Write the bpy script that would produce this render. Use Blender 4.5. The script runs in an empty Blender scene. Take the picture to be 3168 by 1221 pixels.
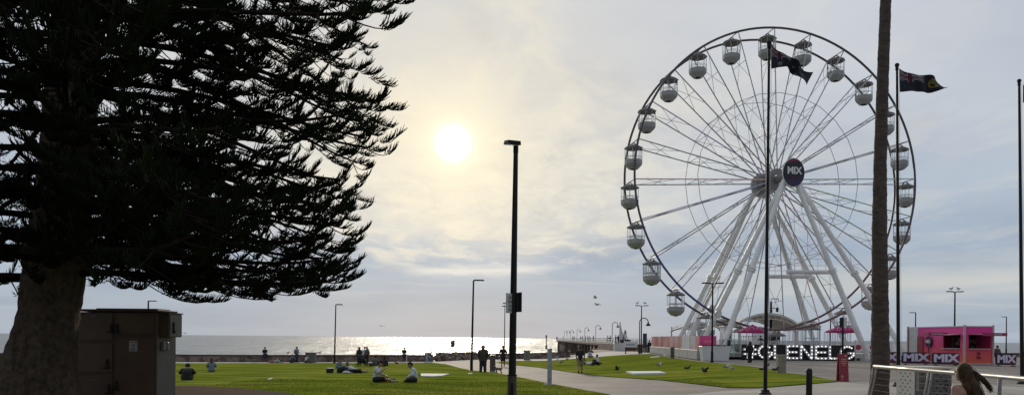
import bpy, bmesh, math, random
import numpy as np
from mathutils import Vector, Matrix
random.seed(7); RNG = np.random.default_rng(11)
PI = math.pi; R = math.radians
S = bpy.context.scene
COL = S.collection
# ------------------------------------------------------------------ camera model
F = 2300.0; CX, HY = 1584.0, 1044.4; ROLL = 0.0094; EYE = 1.55
cr, sr = math.cos(ROLL), math.sin(ROLL)
def smooth(a, b, x):
    t = min(1.0, max(0.0, (x-a)/(b-a))); return t*t*(3-2*t)
def gz(x, y):
    """height of the terrain: the lawn falls gently to the sea on the left, the square on the right is nearly level"""
    yy = max(0.0, y)
    l = -0.0155*min(yy, 77.0); r = -0.005*min(yy, 65.0)
    t = smooth(2.0, 15.0, x)
    return l + (r-l)*t
def ray(px, py):
    u = (px-CX)/F; v = (HY-py)/F
    return u*cr - v*sr, u*sr + v*cr
def P(px, py, Y):
    a, m = ray(px, py); return Vector((a*Y, Y, EYE+m*Y))
def G(px, py):
    a, m = ray(px, py)
    lo = 3.0; y = 3.0
    while y < 600:
        if EYE+m*y < gz(a*y, y): break
        lo = y; y += 0.5
    hi = y
    for _ in range(30):
        mid = (lo+hi)/2
        if EYE+m*mid < gz(a*mid, mid): hi = mid
        else: lo = mid
    y = hi
    return Vector((a*y, y, gz(a*y, y)))
def GY(px, Y):
    """ground point under pixel column px at depth Y"""
    x = (px-CX)/F*Y
    return Vector((x, Y, gz(x, Y)))
def H(px, py, Y):
    """height above the ground of pixel py on something standing at px, Y"""
    p = P(px, py, Y); return p.z - gz(p.x, p.y)
# ------------------------------------------------------------------ materials
MATS = {}
def mat(name, col, rough=0.6, metal=0.0, var=0.12, scale=6.0, bump=0.0, bscale=40.0, emit=None, trans=0.0, spec=0.5, stretch=None, col2=None):
    if name in MATS: return MATS[name]
    m = bpy.data.materials.new(name); m.use_nodes = True
    nt = m.node_tree; n = nt.nodes; l = nt.links
    b = n['Principled BSDF']; out = n['Material Output']
    b.inputs['Roughness'].default_value = rough; b.inputs['Metallic'].default_value = metal
    b.inputs['Specular IOR Level'].default_value = spec
    tc = n.new('ShaderNodeTexCoord'); vec = tc.outputs['Object']
    if stretch:
        mp = n.new('ShaderNodeMapping'); mp.inputs['Scale'].default_value = stretch
        l.new(vec, mp.inputs['Vector']); vec = mp.outputs['Vector']
    nz = n.new('ShaderNodeTexNoise'); nz.inputs['Scale'].default_value = scale; nz.inputs['Detail'].default_value = 6
    nz.inputs['Roughness'].default_value = 0.65
    l.new(vec, nz.inputs['Vector'])
    rp = n.new('ShaderNodeValToRGB')
    c = Vector(col[:3])
    c2 = Vector(col2[:3]) if col2 else None
    lo = c*(1-var); hi = c2 if c2 else c*(1+var)
    rp.color_ramp.elements[0].position = 0.3; rp.color_ramp.elements[1].position = 0.7
    rp.color_ramp.elements[0].color = (*lo, 1); rp.color_ramp.elements[1].color = (*hi, 1)
    l.new(nz.outputs['Fac'], rp.inputs['Fac']); l.new(rp.outputs['Color'], b.inputs['Base Color'])
    if bump:
        nb = n.new('ShaderNodeTexNoise'); nb.inputs['Scale'].default_value = bscale; nb.inputs['Detail'].default_value = 5
        l.new(vec, nb.inputs['Vector'])
        bp = n.new('ShaderNodeBump'); bp.inputs['Strength'].default_value = bump; bp.inputs['Distance'].default_value = 0.03
        l.new(nb.outputs['Fac'], bp.inputs['Height']); l.new(bp.outputs['Normal'], b.inputs['Normal'])
    if emit:
        b.inputs['Emission Color'].default_value = (*emit[:3], 1); b.inputs['Emission Strength'].default_value = emit[3]
    if trans:
        t = n.new('ShaderNodeBsdfTranslucent'); l.new(rp.outputs['Color'], t.inputs['Color'])
        mx = n.new('ShaderNodeMixShader'); mx.inputs['Fac'].default_value = trans
        l.new(b.outputs[0], mx.inputs[1]); l.new(t.outputs[0], mx.inputs[2]); l.new(mx.outputs[0], out.inputs['Surface'])
    MATS[name] = m
    return m
def clear_glass(name, tint=(0.9,0.93,0.95), gloss=0.12):
    m = bpy.data.materials.new(name); m.use_nodes = True
    nt = m.node_tree; n = nt.nodes; l = nt.links; n.remove(n['Principled BSDF'])
    t = n.new('ShaderNodeBsdfTransparent'); t.inputs['Color'].default_value = (*tint, 1)
    g = n.new('ShaderNodeBsdfGlossy'); g.inputs['Roughness'].default_value = 0.08
    fr = n.new('ShaderNodeLayerWeight'); fr.inputs['Blend'].default_value = gloss
    mx = n.new('ShaderNodeMixShader'); l.new(fr.outputs['Fresnel'], mx.inputs['Fac'])
    l.new(t.outputs[0], mx.inputs[1]); l.new(g.outputs[0], mx.inputs[2]); l.new(mx.outputs[0], n['Material Output'].inputs['Surface'])
    return m
# ------------------------------------------------------------------ mesh builder
class MB:
    def __init__(s): s.v = []; s.f = []; s.m = []
    def add(s, vs, fs, mi=0):
        o = len(s.v); s.v.extend([tuple(v) for v in vs]); s.f.extend([tuple(o+i for i in f) for f in fs]); s.m.extend([mi]*len(fs)); return s
    def box(s, c, d, rz=0.0, mi=0, rot=None, taper=1.0):
        hx, hy, hz = d[0]/2, d[1]/2, d[2]/2
        M = rot if rot is not None else Matrix.Rotation(rz, 3, 'Z')
        vs = []
        for z in (-1, 1):
            k = 1.0 if z < 0 else taper
            for x, y in ((-1,-1),(1,-1),(1,1),(-1,1)):
                vs.append(M @ Vector((x*hx*k, y*hy*k, z*hz)) + Vector(c))
        s.add(vs, [(3,2,1,0),(4,5,6,7),(0,1,5,4),(1,2,6,5),(2,3,7,6),(3,0,4,7)], mi); return s
    def bbox(s, c, d, rz=0.0, mi=0, b=0.02):
        """box with chamfered edges"""
        M = Matrix.Rotation(rz, 3, 'Z'); hx, hy, hz = d[0]/2, d[1]/2, d[2]/2
        b = min(b, hx*.45, hy*.45, hz*.45)
        rings = [(-hz, b), (-hz+b, 0), (hz-b, 0), (hz, b)]
        vs = []; n = 8
        for z, ins in rings:
            x, y = hx-ins, hy-ins
            for px, py in ((x-b,-y),(x,-y+b),(x,y-b),(x-b,y),(-x+b,y),(-x,y-b),(-x,-y+b),(-x+b,-y)):
                vs.append(M @ Vector((px, py, z)) + Vector(c))
        fs = [tuple(range(n-1,-1,-1)), tuple(range(3*n, 4*n))]
        for k in range(3):
            for i in range(n): j=(i+1)%n; fs.append((k*n+i, k*n+j, (k+1)*n+j, (k+1)*n+i))
        s.add(vs, fs, mi); return s
    def tube(s, p0, p1, r0, r1=None, n=8, mi=0, cap=True):
        return s.path([p0, p1], [r0, r0 if r1 is None else r1], n, mi, cap)
    def path(s, pts, rs, n=8, mi=0, cap=True, closed=False):
        pts = [Vector(p) for p in pts]; N = len(pts)
        if not hasattr(rs, '__len__'): rs = [rs]*N
        vs = []; up = None
        for i, p in enumerate(pts):
            if closed: t = pts[(i+1)%N]-pts[i-1]
            else: t = pts[min(i+1, N-1)]-pts[max(i-1, 0)]
            t.normalize()
            if up is None:
                ref = Vector((0,0,1)) if abs(t.z) < 0.9 else Vector((0,1,0))
                a = t.cross(ref).normalized()
            else:
                a = (up - t*up.dot(t)).normalized()
            up = a; b = t.cross(a)
            for k in range(n):
                an = 2*PI*k/n; vs.append(p + (a*math.cos(an)+b*math.sin(an))*rs[i])
        fs = []
        for i in range(N if closed else N-1):
            for k in range(n):
                j = (k+1) % n; i2 = (i+1) % N
                fs.append((i*n+k, i*n+j, i2*n+j, i2*n+k))
        if cap and not closed:
            fs.append(tuple(range(n-1,-1,-1))); fs.append(tuple((N-1)*n+k for k in range(n)))
        s.add(vs, fs, mi); return s
    def lathe(s, c, prof, n=16, mi=0, cap=True, rot=None, ph=0.0):
        """prof: list of (r, z)"""
        c = Vector(c); vs = []
        for r, z in prof:
            for k in range(n):
                a = 2*PI*k/n+ph; v = Vector((r*math.cos(a), r*math.sin(a), z))
                vs.append((rot @ v if rot is not None else v)+c)
        fs = []
        for i in range(len(prof)-1):
            for k in range(n):
                j = (k+1) % n; fs.append((i*n+k, i*n+j, (i+1)*n+j, (i+1)*n+k))
        if cap:
            fs.append(tuple(range(n-1,-1,-1))); fs.append(tuple((len(prof)-1)*n+k for k in range(n)))
        s.add(vs, fs, mi); return s
    def prism(s, poly, y0, y1, mi=0, M=None):
        """poly in (x,z), pushed from y0 to y1"""
        n = len(poly); vs = [Vector((x, y0, z)) for x, z in poly]+[Vector((x, y1, z)) for x, z in poly]
        if M is not None: vs = [M @ v for v in vs]
        fs = [tuple(range(n)), tuple(range(2*n-1, n-1, -1))]
        for i in range(n): j = (i+1) % n; fs.append((j, i, n+i, n+j))
        s.add(vs, fs, mi); return s
    def ball(s, c, r, n=10, m=7, mi=0, sc=(1,1,1), rot=None):
        prof = [(max(1e-4, math.sin(PI*i/m)), -math.cos(PI*i/m)) for i in range(m+1)]
        c = Vector(c); vs = []
        for rr, z in prof:
            for k in range(n):
                a = 2*PI*k/n; v = Vector((rr*math.cos(a)*r*sc[0], rr*math.sin(a)*r*sc[1], z*r*sc[2]))
                vs.append((rot @ v if rot is not None else v)+c)
        fs = []
        for i in range(m):
            for k in range(n):
                j = (k+1) % n; fs.append((i*n+k, i*n+j, (i+1)*n+j, (i+1)*n+k))
        s.add(vs, fs, mi); return s
    def quad(s, a, b, c, d, mi=0): return s.add([a,b,c,d], [(0,1,2,3)], mi)
    def build(s, name, mats, parent=None, smooth=False, off=None, auto=None):
        me = bpy.data.meshes.new(name)
        vs = s.v if off is None else [(v[0]-off[0], v[1]-off[1], v[2]-off[2]) for v in s.v]
        me.from_pydata(vs, [], s.f)
        mats = mats if isinstance(mats, (list, tuple)) else [mats]
        for m in mats: me.materials.append(m)
        if len(mats) > 1: me.polygons.foreach_set('material_index', s.m)
        me.validate(); me.update()
        if smooth:
            me.polygons.foreach_set('use_smooth', [True]*len(me.polygons))
            if auto is not None and hasattr(me, 'set_sharp_from_angle'): me.set_sharp_from_angle(angle=R(auto))
        o = bpy.data.objects.new(name, me); COL.objects.link(o)
        if parent is not None: o.parent = parent
        return o
def np_mesh(name, verts, faces, mats, parent=None, smooth=False, midx=None):
    """verts (N,3) array, faces (M,k) array"""
    me = bpy.data.meshes.new(name)
    nv, nf, k = len(verts), len(faces), faces.shape[1]
    me.vertices.add(nv); me.vertices.foreach_set('co', np.asarray(verts, dtype=np.float32).ravel())
    me.loops.add(nf*k); me.loops.foreach_set('vertex_index', np.asarray(faces, dtype=np.int32).ravel())
    me.polygons.add(nf); me.polygons.foreach_set('loop_start', np.arange(0, nf*k, k, dtype=np.int32))
    for m in (mats if isinstance(mats, (list, tuple)) else [mats]): me.materials.append(m)
    if midx is not None: me.polygons.foreach_set('material_index', np.asarray(midx, dtype=np.int32))
    if smooth: me.polygons.foreach_set('use_smooth', np.ones(nf, dtype=bool))
    me.update(); me.validate()
    o = bpy.data.objects.new(name, me); COL.objects.link(o)
    if parent is not None: o.parent = parent
    return o
def tag(o, label=None, cat=None, group=None, kind=None):
    if label: o['label'] = label
    if cat: o['category'] = cat
    if group: o['group'] = group
    if kind: o['kind'] = kind
    return o
def thing(name, label, cat, loc, rz=0.0, group=None):
    o = bpy.data.objects.new(name, None); COL.objects.link(o); o.empty_display_size = 0.2
    o.location = loc; o.rotation_euler = (0, 0, rz)
    return tag(o, label, cat, group)
def copy_tree(o, parent=None):
    c = o.copy(); COL.objects.link(c)
    if parent is not None: c.parent = parent
    for ch in list(o.children): copy_tree(ch, c)
    return c
FONTC = {}
def text_mesh(txt, size, bold=0.02, extrude=0.01, sx=1.0):
    """returns (verts, faces) of a text laid in x,z facing -y, centred"""
    key = (txt, size, bold, extrude)
    if key not in FONTC:
        cu = bpy.data.curves.new('lettering', 'FONT'); cu.body = txt; cu.size = size; cu.offset = bold*size; cu.extrude = extrude
        cu.align_x = 'CENTER'; cu.align_y = 'CENTER'; cu.resolution_u = 3
        o = bpy.data.objects.new('lettering', cu); COL.objects.link(o)
        dg = bpy.context.evaluated_depsgraph_get(); dg.update()
        me = bpy.data.meshes.new_from_object(o.evaluated_get(dg))
        FONTC[key] = ([tuple(v.co) for v in me.vertices], [tuple(p.vertices) for p in me.polygons])
        bpy.data.objects.remove(o); bpy.data.curves.remove(cu); bpy.data.meshes.remove(me)
    vs, fs = FONTC[key]
    return [Vector((x*sx, -z, y)) for x, y, z in vs], fs
def add_text(mb, txt, size, M=None, bold=0.02, extrude=0.01, mi=0, sx=1.0):
    vs, fs = text_mesh(txt, size, bold, extrude, sx)
    if M is not None: vs = [M @ v for v in vs]
    mb.add(vs, fs, mi)
def add_line(mb, n, size, M, sx=1.0):
    """a line of print too small to read in the photo: a row of short upright strokes of uneven width"""
    rr = random.Random(n*7+3); w = size*.62*sx; x = -(n-1)/2*w
    for i in range(n):
        k = rr.uniform(.5,.82); mb.box(M @ Vector((x,0,0)), (w*k, .006, size*rr.uniform(.62,.72)), 0, 0, M.to_3x3()); x += w
# ------------------------------------------------------------------ shared materials
M_black = mat('black_painted_metal', (0.013,0.013,0.015), 0.5, 0.1, 0.25, 3, spec=.25)
M_steel = mat('brushed_steel', (0.55,0.55,0.54), 0.3, 0.9, 0.1, 9)
M_galv = mat('galvanised_steel', (0.32,0.35,0.38), 0.5, 0.5, 0.2, 5)
M_white = mat('white_paint', (0.72,0.73,0.74), 0.42, 0, 0.08, 2.5)
M_whited = mat('weathered_white_paint', (0.62,0.63,0.62), 0.5, 0, 0.14, 2.0)
M_grey = mat('grey_paint', (0.20,0.21,0.21), 0.55, 0, 0.15, 4)
M_dark = mat('dark_rubber', (0.015,0.015,0.017), 0.7, 0, 0.2, 8)
M_conc = mat('pale_concrete', (0.36,0.35,0.33), 0.85, 0, 0.15, 3, 0.2)
M_timber = mat('weathered_timber', (0.12,0.085,0.06), 0.75, 0, 0.3, 4, 0.2, 30, stretch=(1,1,6))
# ------------------------------------------------------------------ world, sun, camera
sa, sm = ray(1402, 443)
SUN = Vector((sa, 1.0, sm)).normalized()
SUN_EL = math.asin(SUN.z); SUN_AZ = math.atan2(SUN.x, SUN.y)
def build_world():
    w = bpy.data.worlds.new('World'); S.world = w; w.use_nodes = True
    nt = w.node_tree; n = nt.nodes; l = nt.links; n.clear()
    out = n.new('ShaderNodeOutputWorld'); bg = n.new('ShaderNodeBackground'); bg.inputs['Strength'].default_value = 0.1
    l.new(bg.outputs[0], out.inputs['Surface'])
    sky = n.new('ShaderNodeTexSky'); sky.sky_type = 'NISHITA'; sky.sun_disc = False
    sky.sun_elevation = SUN_EL; sky.sun_rotation = SUN_AZ; sky.air_density = 1.2; sky.dust_density = 1.0; sky.ozone_density = 1.5
    tc = n.new('ShaderNodeTexCoord')
    def math_(op, a, b=None, c=None):
        m = n.new('ShaderNodeMath'); m.operation = op
        for i, x in enumerate((a, b, c)):
            if x is None: continue
            if isinstance(x, (int, float)): m.inputs[i].default_value = x
            else: l.new(x, m.inputs[i])
        return m.outputs[0]
    nrm = n.new('ShaderNodeVectorMath'); nrm.operation = 'NORMALIZE'; l.new(tc.outputs['Generated'], nrm.inputs[0])
    d = nrm.outputs['Vector']
    sep = n.new('ShaderNodeSeparateXYZ'); l.new(d, sep.inputs[0])
    el = math_('MAXIMUM', sep.outputs['Z'], 0.0)
    dot = n.new('ShaderNodeVectorMath'); dot.operation = 'DOT_PRODUCT'; l.new(d, dot.inputs[0]); dot.inputs[1].default_value = SUN
    ang = math_('ARCCOSINE', math_('MINIMUM', dot.outputs['Value'], 1.0))
    # cloud-deck coordinates: a flat layer overhead, seen in perspective
    den = math_('ADD', el, 0.09)
    cx = math_('DIVIDE', sep.outputs['X'], den); cy = math_('DIVIDE', sep.outputs['Y'], den)
    cv = n.new('ShaderNodeCombineXYZ'); l.new(cx, cv.inputs[0]); l.new(cy, cv.inputs[1])
    def noise(vec, scale, detail, rough=0.6, dist=0.0, mapping=None):
        if mapping:
            mp = n.new('ShaderNodeMapping'); mp.inputs['Scale'].default_value = mapping[0]; mp.inputs['Location'].default_value = mapping[1]
            l.new(vec, mp.inputs['Vector']); vec = mp.outputs[0]
        z = n.new('ShaderNodeTexNoise'); z.inputs['Scale'].default_value = scale; z.inputs['Detail'].default_value = detail
        z.inputs['Roughness'].default_value = rough; z.inputs['Distortion'].default_value = dist
        l.new(vec, z.inputs['Vector']); return z.outputs['Fac']
    def ramp(fac, stops):
        r = n.new('ShaderNodeValToRGB'); e = r.color_ramp.elements
        while len(e) < len(stops): e.new(0.5)
        for i, (p, c) in enumerate(stops): e[i].position = p; e[i].color = (*c, 1) if len(c) == 3 else c
        l.new(fac, r.inputs['Fac']); return r.outputs['Color']
    def mix(fac, a, b, blend='MIX'):
        m = n.new('ShaderNodeMix'); m.data_type = 'RGBA'; m.blend_type = blend; m.clamp_factor = True
        for sock, x in ((m.inputs['Factor'], fac), (m.inputs[6], a), (m.inputs[7], b)):
            if isinstance(x, (int, float)): sock.default_value = x
            elif isinstance(x, tuple): sock.default_value = (*x, 1)
            else: l.new(x, sock)
        return m.outputs[2]
    def maprange(x, a, b, c=0.0, dd=1.0):
        m = n.new('ShaderNodeMapRange'); m.interpolation_type = 'SMOOTHSTEP'; l.new(x, m.inputs[0])
        for i, v in enumerate((a, b, c, dd)): m.inputs[i+1].default_value = v
        return m.outputs[0]
    K = 10.0
    k = lambda r, g, b: (r, g, b)
    # veil of high cloud by elevation
    veil = ramp(maprange(el, 0.0, 0.5), [(0.0, k(.37,.435,.515)), (0.08, k(.315,.40,.51)), (0.24, k(.39,.46,.555)), (0.5, k(.52,.555,.61)), (1.0, k(.57,.59,.63))])
    veil = mix(maprange(el, 0.45, 0.8), veil, k(.92,.93,.96))
    # bluer and darker away from the sun
    away = maprange(ang, 0.25, 0.85)
    veil = mix(math_('MULTIPLY', away, 0.85), veil, mix(0.6, veil, k(.36,.42,.51)))
    # broad soft cloud masses
    big = noise(cv.outputs[0], 0.55, 5, 0.55, 0.4, ((1,1,1),(3.1,1.7,0)))
    veil = mix(0.6, veil, mix(1.0, veil, ramp(big, [(0.32, k(.70,.73,.79)), (0.5, k(.98,.98,.99)), (0.68, k(1.17,1.15,1.11))]), 'MULTIPLY'))
    fine = noise(cv.outputs[0], 3.2, 8, 0.6, 0.6, ((1,.6,1),(0.4,0,0)))
    near_sun = math_('SUBTRACT', 1.0, maprange(ang, 0.05, 0.42))
    puff = math_('MULTIPLY', math_('MULTIPLY', maprange(fine, 0.44, 0.66), maprange(el, 0.06, 0.13)), math_('ADD', math_('MULTIPLY', near_sun, 0.75), 0.18))
    veil = mix(puff, veil, k(.74,.70,.60))
    dark = math_('MULTIPLY', maprange(noise(cv.outputs[0], 2.1, 7, 0.62, 0.5, ((1,.7,1),(7,3,0))), 0.52, 0.72), math_('MULTIPLY', maprange(el, 0.04, 0.10), 0.55))
    veil = mix(dark, veil, k(.46,.47,.49))
    # thin bright streaks low over the sea
    az = n.new('ShaderNodeMath'); az.operation = 'ARCTAN2'; l.new(sep.outputs['X'], az.inputs[0]); l.new(sep.outputs['Y'], az.inputs[1])
    lv = n.new('ShaderNodeCombineXYZ'); l.new(az.outputs[0], lv.inputs[0]); l.new(el, lv.inputs[1])
    st = noise(lv.outputs[0], 1.0, 7, 0.62, 0.8, ((3.2, 34, 1), (0.35, 0.2, 0)))
    stm = math_('MULTIPLY', maprange(st, 0.5, 0.66), math_('MULTIPLY', maprange(el, 0.02, 0.055), math_('SUBTRACT', 1.0, maprange(el, 0.075, 0.13))))
    veil = mix(math_('MULTIPLY', stm, 0.42), veil, k(.62,.62,.60))
    # one wisp below the sun
    wz = math_('SUBTRACT', math_('SUBTRACT', el, 0.091), math_('MULTIPLY', math_('SINE', math_('MULTIPLY', az.outputs[0], 16.0)), 0.0035))
    wz = math_('ADD', wz, math_('MULTIPLY', math_('SUBTRACT', noise(lv.outputs[0], 1.0, 6, 0.6, 0.5, ((14, 60, 1), (2.2, 0, 0))), 0.5), 0.02))
    wisp = math_('MULTIPLY', math_('EXPONENT', math_('MULTIPLY', math_('POWER', math_('DIVIDE', wz, 0.0062), 2.0), -1.0)),
                 math_('MULTIPLY', maprange(az.outputs[0], -0.17, -0.10), math_('SUBTRACT', 1.0, maprange(az.outputs[0], 0.0, 0.09))))
    veil = mix(math_('MULTIPLY', wisp, 0.85), veil, k(.70,.69,.66))
    # cream band low in the north-west
    band = math_('MULTIPLY', math_('EXPONENT', math_('MULTIPLY', math_('POWER', math_('DIVIDE', math_('ADD', math_('SUBTRACT', el, 0.070), math_('MULTIPLY', math_('SUBTRACT', st, 0.5), 0.05)), 0.017), 2.0), -1.0)),
                 maprange(az.outputs[0], 0.05, 0.5))
    veil = mix(math_('MULTIPLY', band, 0.62), veil, k(.66,.63,.55))
    # sun behind the veil: wide warm glow, aureole and the bright disc
    def gauss(sig): return math_('EXPONENT', math_('MULTIPLY', math_('POWER', math_('DIVIDE', ang, sig), 2.0), -1.0))
    low = maprange(math_('ADD', el, math_('MULTIPLY', math_('SUBTRACT', fine, 0.5), 0.09)), 0.085, 0.155)   # the thick bank near the horizon hides the glow
    veil = mix(math_('MULTIPLY', math_('MULTIPLY', gauss(0.30), 0.50), low), veil, mix(fine, k(.54,.51,.45), k(.80,.735,.60)))
    # sunlit mottled cloud below the sun
    ga = math_('POWER', math_('DIVIDE', math_('ADD', az.outputs[0], 0.06), 0.27), 2.0)
    ge = math_('POWER', math_('DIVIDE', math_('SUBTRACT', el, 0.205), 0.095), 2.0)
    pm = math_('MULTIPLY', math_('EXPONENT', math_('MULTIPLY', math_('ADD', ga, ge), -1.0)), low)
    mott = noise(lv.outputs[0], 1.0, 9, 0.70, 0.5, ((17, 36, 1), (1.3, 4.2, 0)))
    veil = mix(math_('MULTIPLY', pm, 0.55), veil, ramp(mott, [(0.34, k(.45,.445,.435)), (0.50, k(.70,.665,.58)), (0.72, k(.93,.86,.67))]))
    veil = mix(math_('MULTIPLY', math_('MULTIPLY', gauss(0.12), 0.66), math_('ADD', math_('MULTIPLY', low, .75), .25)), veil, k(.86,.78,.59))
    veil = mix(math_('MULTIPLY', gauss(0.060), 0.55), veil, k(1.0,.89,.64))
    veil = mix(math_('MULTIPLY', gauss(0.024), 0.85), veil, k(1.25,1.16,.92))
    bank = math_('MULTIPLY', math_('SUBTRACT', 1.0, maprange(math_('ADD', el, math_('MULTIPLY', math_('SUBTRACT', big, .5), .06)), 0.03, 0.105)), math_('SUBTRACT', 1.0, maprange(math_('ABSOLUTE', az.outputs[0]), .35, .75)))
    veil = mix(math_('MULTIPLY', bank, 0.62), veil, k(.305,.37,.45))
    back = maprange(ang, 0.9, 2.0)
    veil = mix(math_('MULTIPLY', back, 0.45), veil, k(.10,.115,.145))
    tot = mix(1.0, veil, (K, K, K), 'MULTIPLY')
    tot = mix(0.965, sky.outputs[0], tot)
    disc = math_('SUBTRACT', 1.0, maprange(ang, 0.0130, 0.0275))
    tot = mix(disc, tot, (18.0, 16.8, 14.5))
    l.new(tot, bg.inputs['Color'])
build_world()
sl = bpy.data.lights.new('sun', 'SUN'); sl.energy = 1.45; sl.angle = R(4.5); sl.color = (1.0, 0.87, 0.66)
so = bpy.data.objects.new('sun', sl); COL.objects.link(so)
so.rotation_euler = SUN.to_track_quat('Z', 'Y').to_euler(); so.location = SUN*60
cd = bpy.data.cameras.new('camera'); cd.sensor_width = 36.0; cd.lens = 36.0*F/3168.0
cd.shift_y = (HY-610.5)/3168.0; cd.clip_start = 0.1; cd.clip_end = 120000.0
co = bpy.data.objects.new('camera', cd); COL.objects.link(co); S.camera = co
co.matrix_world = Matrix(((cr, -sr, 0, 0), (0, 0, -1, 0), (sr, cr, 0, EYE), (0, 0, 0, 1)))
S.view_settings.view_transform = 'Standard'; S.view_settings.look = 'None'; S.view_settings.exposure = 0.14; S.view_settings.gamma = 1.0
S.cycles.max_bounces = 6; S.cycles.transparent_max_bounces = 24; S.cycles.caustics_reflective = False; S.cycles.caustics_refractive = False
S.cycles.use_denoising = True
# ------------------------------------------------------------------ ground sheets
def sheet(name, poly, m, off, step=1.0, flat=None):
    """polygon (x,y list) cut on a grid and laid on the terrain, off metres above it"""
    bm = bmesh.new()
    vs = [bm.verts.new((x, y, 0)) for x, y in poly]
    f = bm.faces.new(vs); 
    if f.normal.z < 0: f.normal_flip()
    bm.normal_update(); bmesh.ops.triangulate(bm, faces=bm.faces[:])
    xs = [p[0] for p in poly]; ys = [p[1] for p in poly]
    def cuts(lo, hi, ax):
        c = math.ceil(lo/step)*step
        while c < hi:
            # only where the terrain bends does a cut matter
            if ax == 1 or (-2 < c < 18) or abs(c) % 5 < 1e-6:
                no = (1,0,0) if ax == 0 else (0,1,0); pt = (c,0,0) if ax == 0 else (0,c,0)
                bmesh.ops.bisect_plane(bm, geom=bm.verts[:]+bm.edges[:]+bm.faces[:], plane_co=pt, plane_no=no, dist=1e-5)
            c += step
    cuts(min(xs), max(xs), 0); cuts(min(ys), max(ys), 1)
    for v in bm.verts: v.co.z = gz(v.co.x, v.co.y)+off
    bmesh.ops.recalc_face_normals(bm, faces=bm.faces[:])
    for f in bm.faces:
        if f.normal.z < 0: f.normal_flip()
        f.smooth = True
    me = bpy.data.meshes.new(name); bm.to_mesh(me); bm.free(); me.materials.append(m)
    o = bpy.data.objects.new(name, me); COL.objects.link(o); return o
def paver_mat(name, c1, c2, size=(0.22,0.11), mort=(0.12,0.11,0.10), rot=0.3):
    m = bpy.data.materials.new(name); m.use_nodes = True; nt = m.node_tree; n = nt.nodes; l = nt.links; b = n['Principled BSDF']
    tc = n.new('ShaderNodeTexCoord'); mp = n.new('ShaderNodeMapping'); mp.inputs['Rotation'].default_value = (0,0,rot); l.new(tc.outputs['Object'], mp.inputs['Vector'])
    br = n.new('ShaderNodeTexBrick'); br.inputs['Scale'].default_value = 1.0; br.inputs['Brick Width'].default_value = size[0]; br.inputs['Row Height'].default_value = size[1]
    br.inputs['Mortar Size'].default_value = 0.004; br.inputs['Color1'].default_value = (*c1,1); br.inputs['Color2'].default_value = (*c2,1); br.inputs['Mortar'].default_value = (*mort,1)
    l.new(mp.outputs[0], br.inputs['Vector'])
    nz = n.new('ShaderNodeTexNoise'); nz.inputs['Scale'].default_value = 0.35; nz.inputs['Detail'].default_value = 8; l.new(tc.outputs['Object'], nz.inputs['Vector'])
    rp = n.new('ShaderNodeValToRGB'); rp.color_ramp.elements[0].position = .3; rp.color_ramp.elements[1].position = .72
    rp.color_ramp.elements[0].color = (.66,.64,.62,1); rp.color_ramp.elements[1].color = (1.12,1.1,1.08,1); l.new(nz.outputs['Fac'], rp.inputs['Fac'])
    mx = n.new('ShaderNodeMix'); mx.data_type = 'RGBA'; mx.blend_type = 'MULTIPLY'; mx.inputs['Factor'].default_value = 1
    l.new(br.outputs['Color'], mx.inputs[6]); l.new(rp.outputs['Color'], mx.inputs[7]); l.new(mx.outputs[2], b.inputs['Base Color'])
    bp = n.new('ShaderNodeBump'); bp.inputs['Strength'].default_value = .4; bp.inputs['Distance'].default_value = .006; l.new(br.outputs['Fac'], bp.inputs['Height']); bp.invert = True
    l.new(bp.outputs[0], b.inputs['Normal']); b.inputs['Roughness'].default_value = 0.8; b.inputs['Specular IOR Level'].default_value = 0.3
    return m
def lawn_mat():
    m = bpy.data.materials.new('mown_grass'); m.use_nodes = True; nt = m.node_tree; n = nt.nodes; l = nt.links; b = n['Principled BSDF']
    tc = n.new('ShaderNodeTexCoord')
    def nz(s, det=6, st=None):
        v = tc.outputs['Object']
        if st:
            mp = n.new('ShaderNodeMapping'); mp.inputs['Scale'].default_value = st; l.new(v, mp.inputs['Vector']); v = mp.outputs[0]
        z = n.new('ShaderNodeTexNoise'); z.inputs['Scale'].default_value = s; z.inputs['Detail'].default_value = det; l.new(v, z.inputs['Vector']); return z.outputs['Fac']
    def rp(f, st):
        r = n.new('ShaderNodeValToRGB'); e = r.color_ramp.elements
        while len(e) < len(st): e.new(.5)
        for i, (p, c) in enumerate(st): e[i].position = p; e[i].color = (*c, 1)
        l.new(f, r.inputs['Fac']); return r.outputs['Color']
    base = rp(nz(0.22, 5, (0.6,1.2,1)), [(0.28, (.135,.175,.024)), (0.5, (.188,.225,.030)), (0.62, (.240,.255,.045)), (0.78, (.285,.270,.074))])
    fine = rp(nz(9.0, 6), [(0.25, (.75,.78,.7)), (0.55, (1,1,1)), (0.8, (1.15,1.12,1.1))])
    patch = rp(nz(0.8, 6, (.45,1.5,1)), [(0.36, (.52,.60,.48)), (0.49, (1,1,1)), (0.66, (1.28,1.14,1.0))])
    cur = base
    for x in (fine, patch):
        mx = n.new('ShaderNodeMix'); mx.data_type = 'RGBA'; mx.blend_type = 'MULTIPLY'; mx.inputs['Factor'].default_value = 1
        l.new(cur, mx.inputs[6]); l.new(x, mx.inputs[7]); cur = mx.outputs[2]
    l.new(cur, b.inputs['Base Color']); b.inputs['Roughness'].default_value = .75; b.inputs['Specular IOR Level'].default_value = .0
    bp = n.new('ShaderNodeBump'); bp.inputs['Strength'].default_value = .6; bp.inputs['Distance'].default_value = .05
    ad = n.new('ShaderNodeMath'); ad.operation = 'ADD'; l.new(nz(14, 6), ad.inputs[0]); l.new(nz(0.9, 3), ad.inputs[1]); l.new(ad.outputs[0], bp.inputs['Height']); l.new(bp.outputs[0], b.inputs['Normal'])
    
    return m
M_lawn = lawn_mat()
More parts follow.
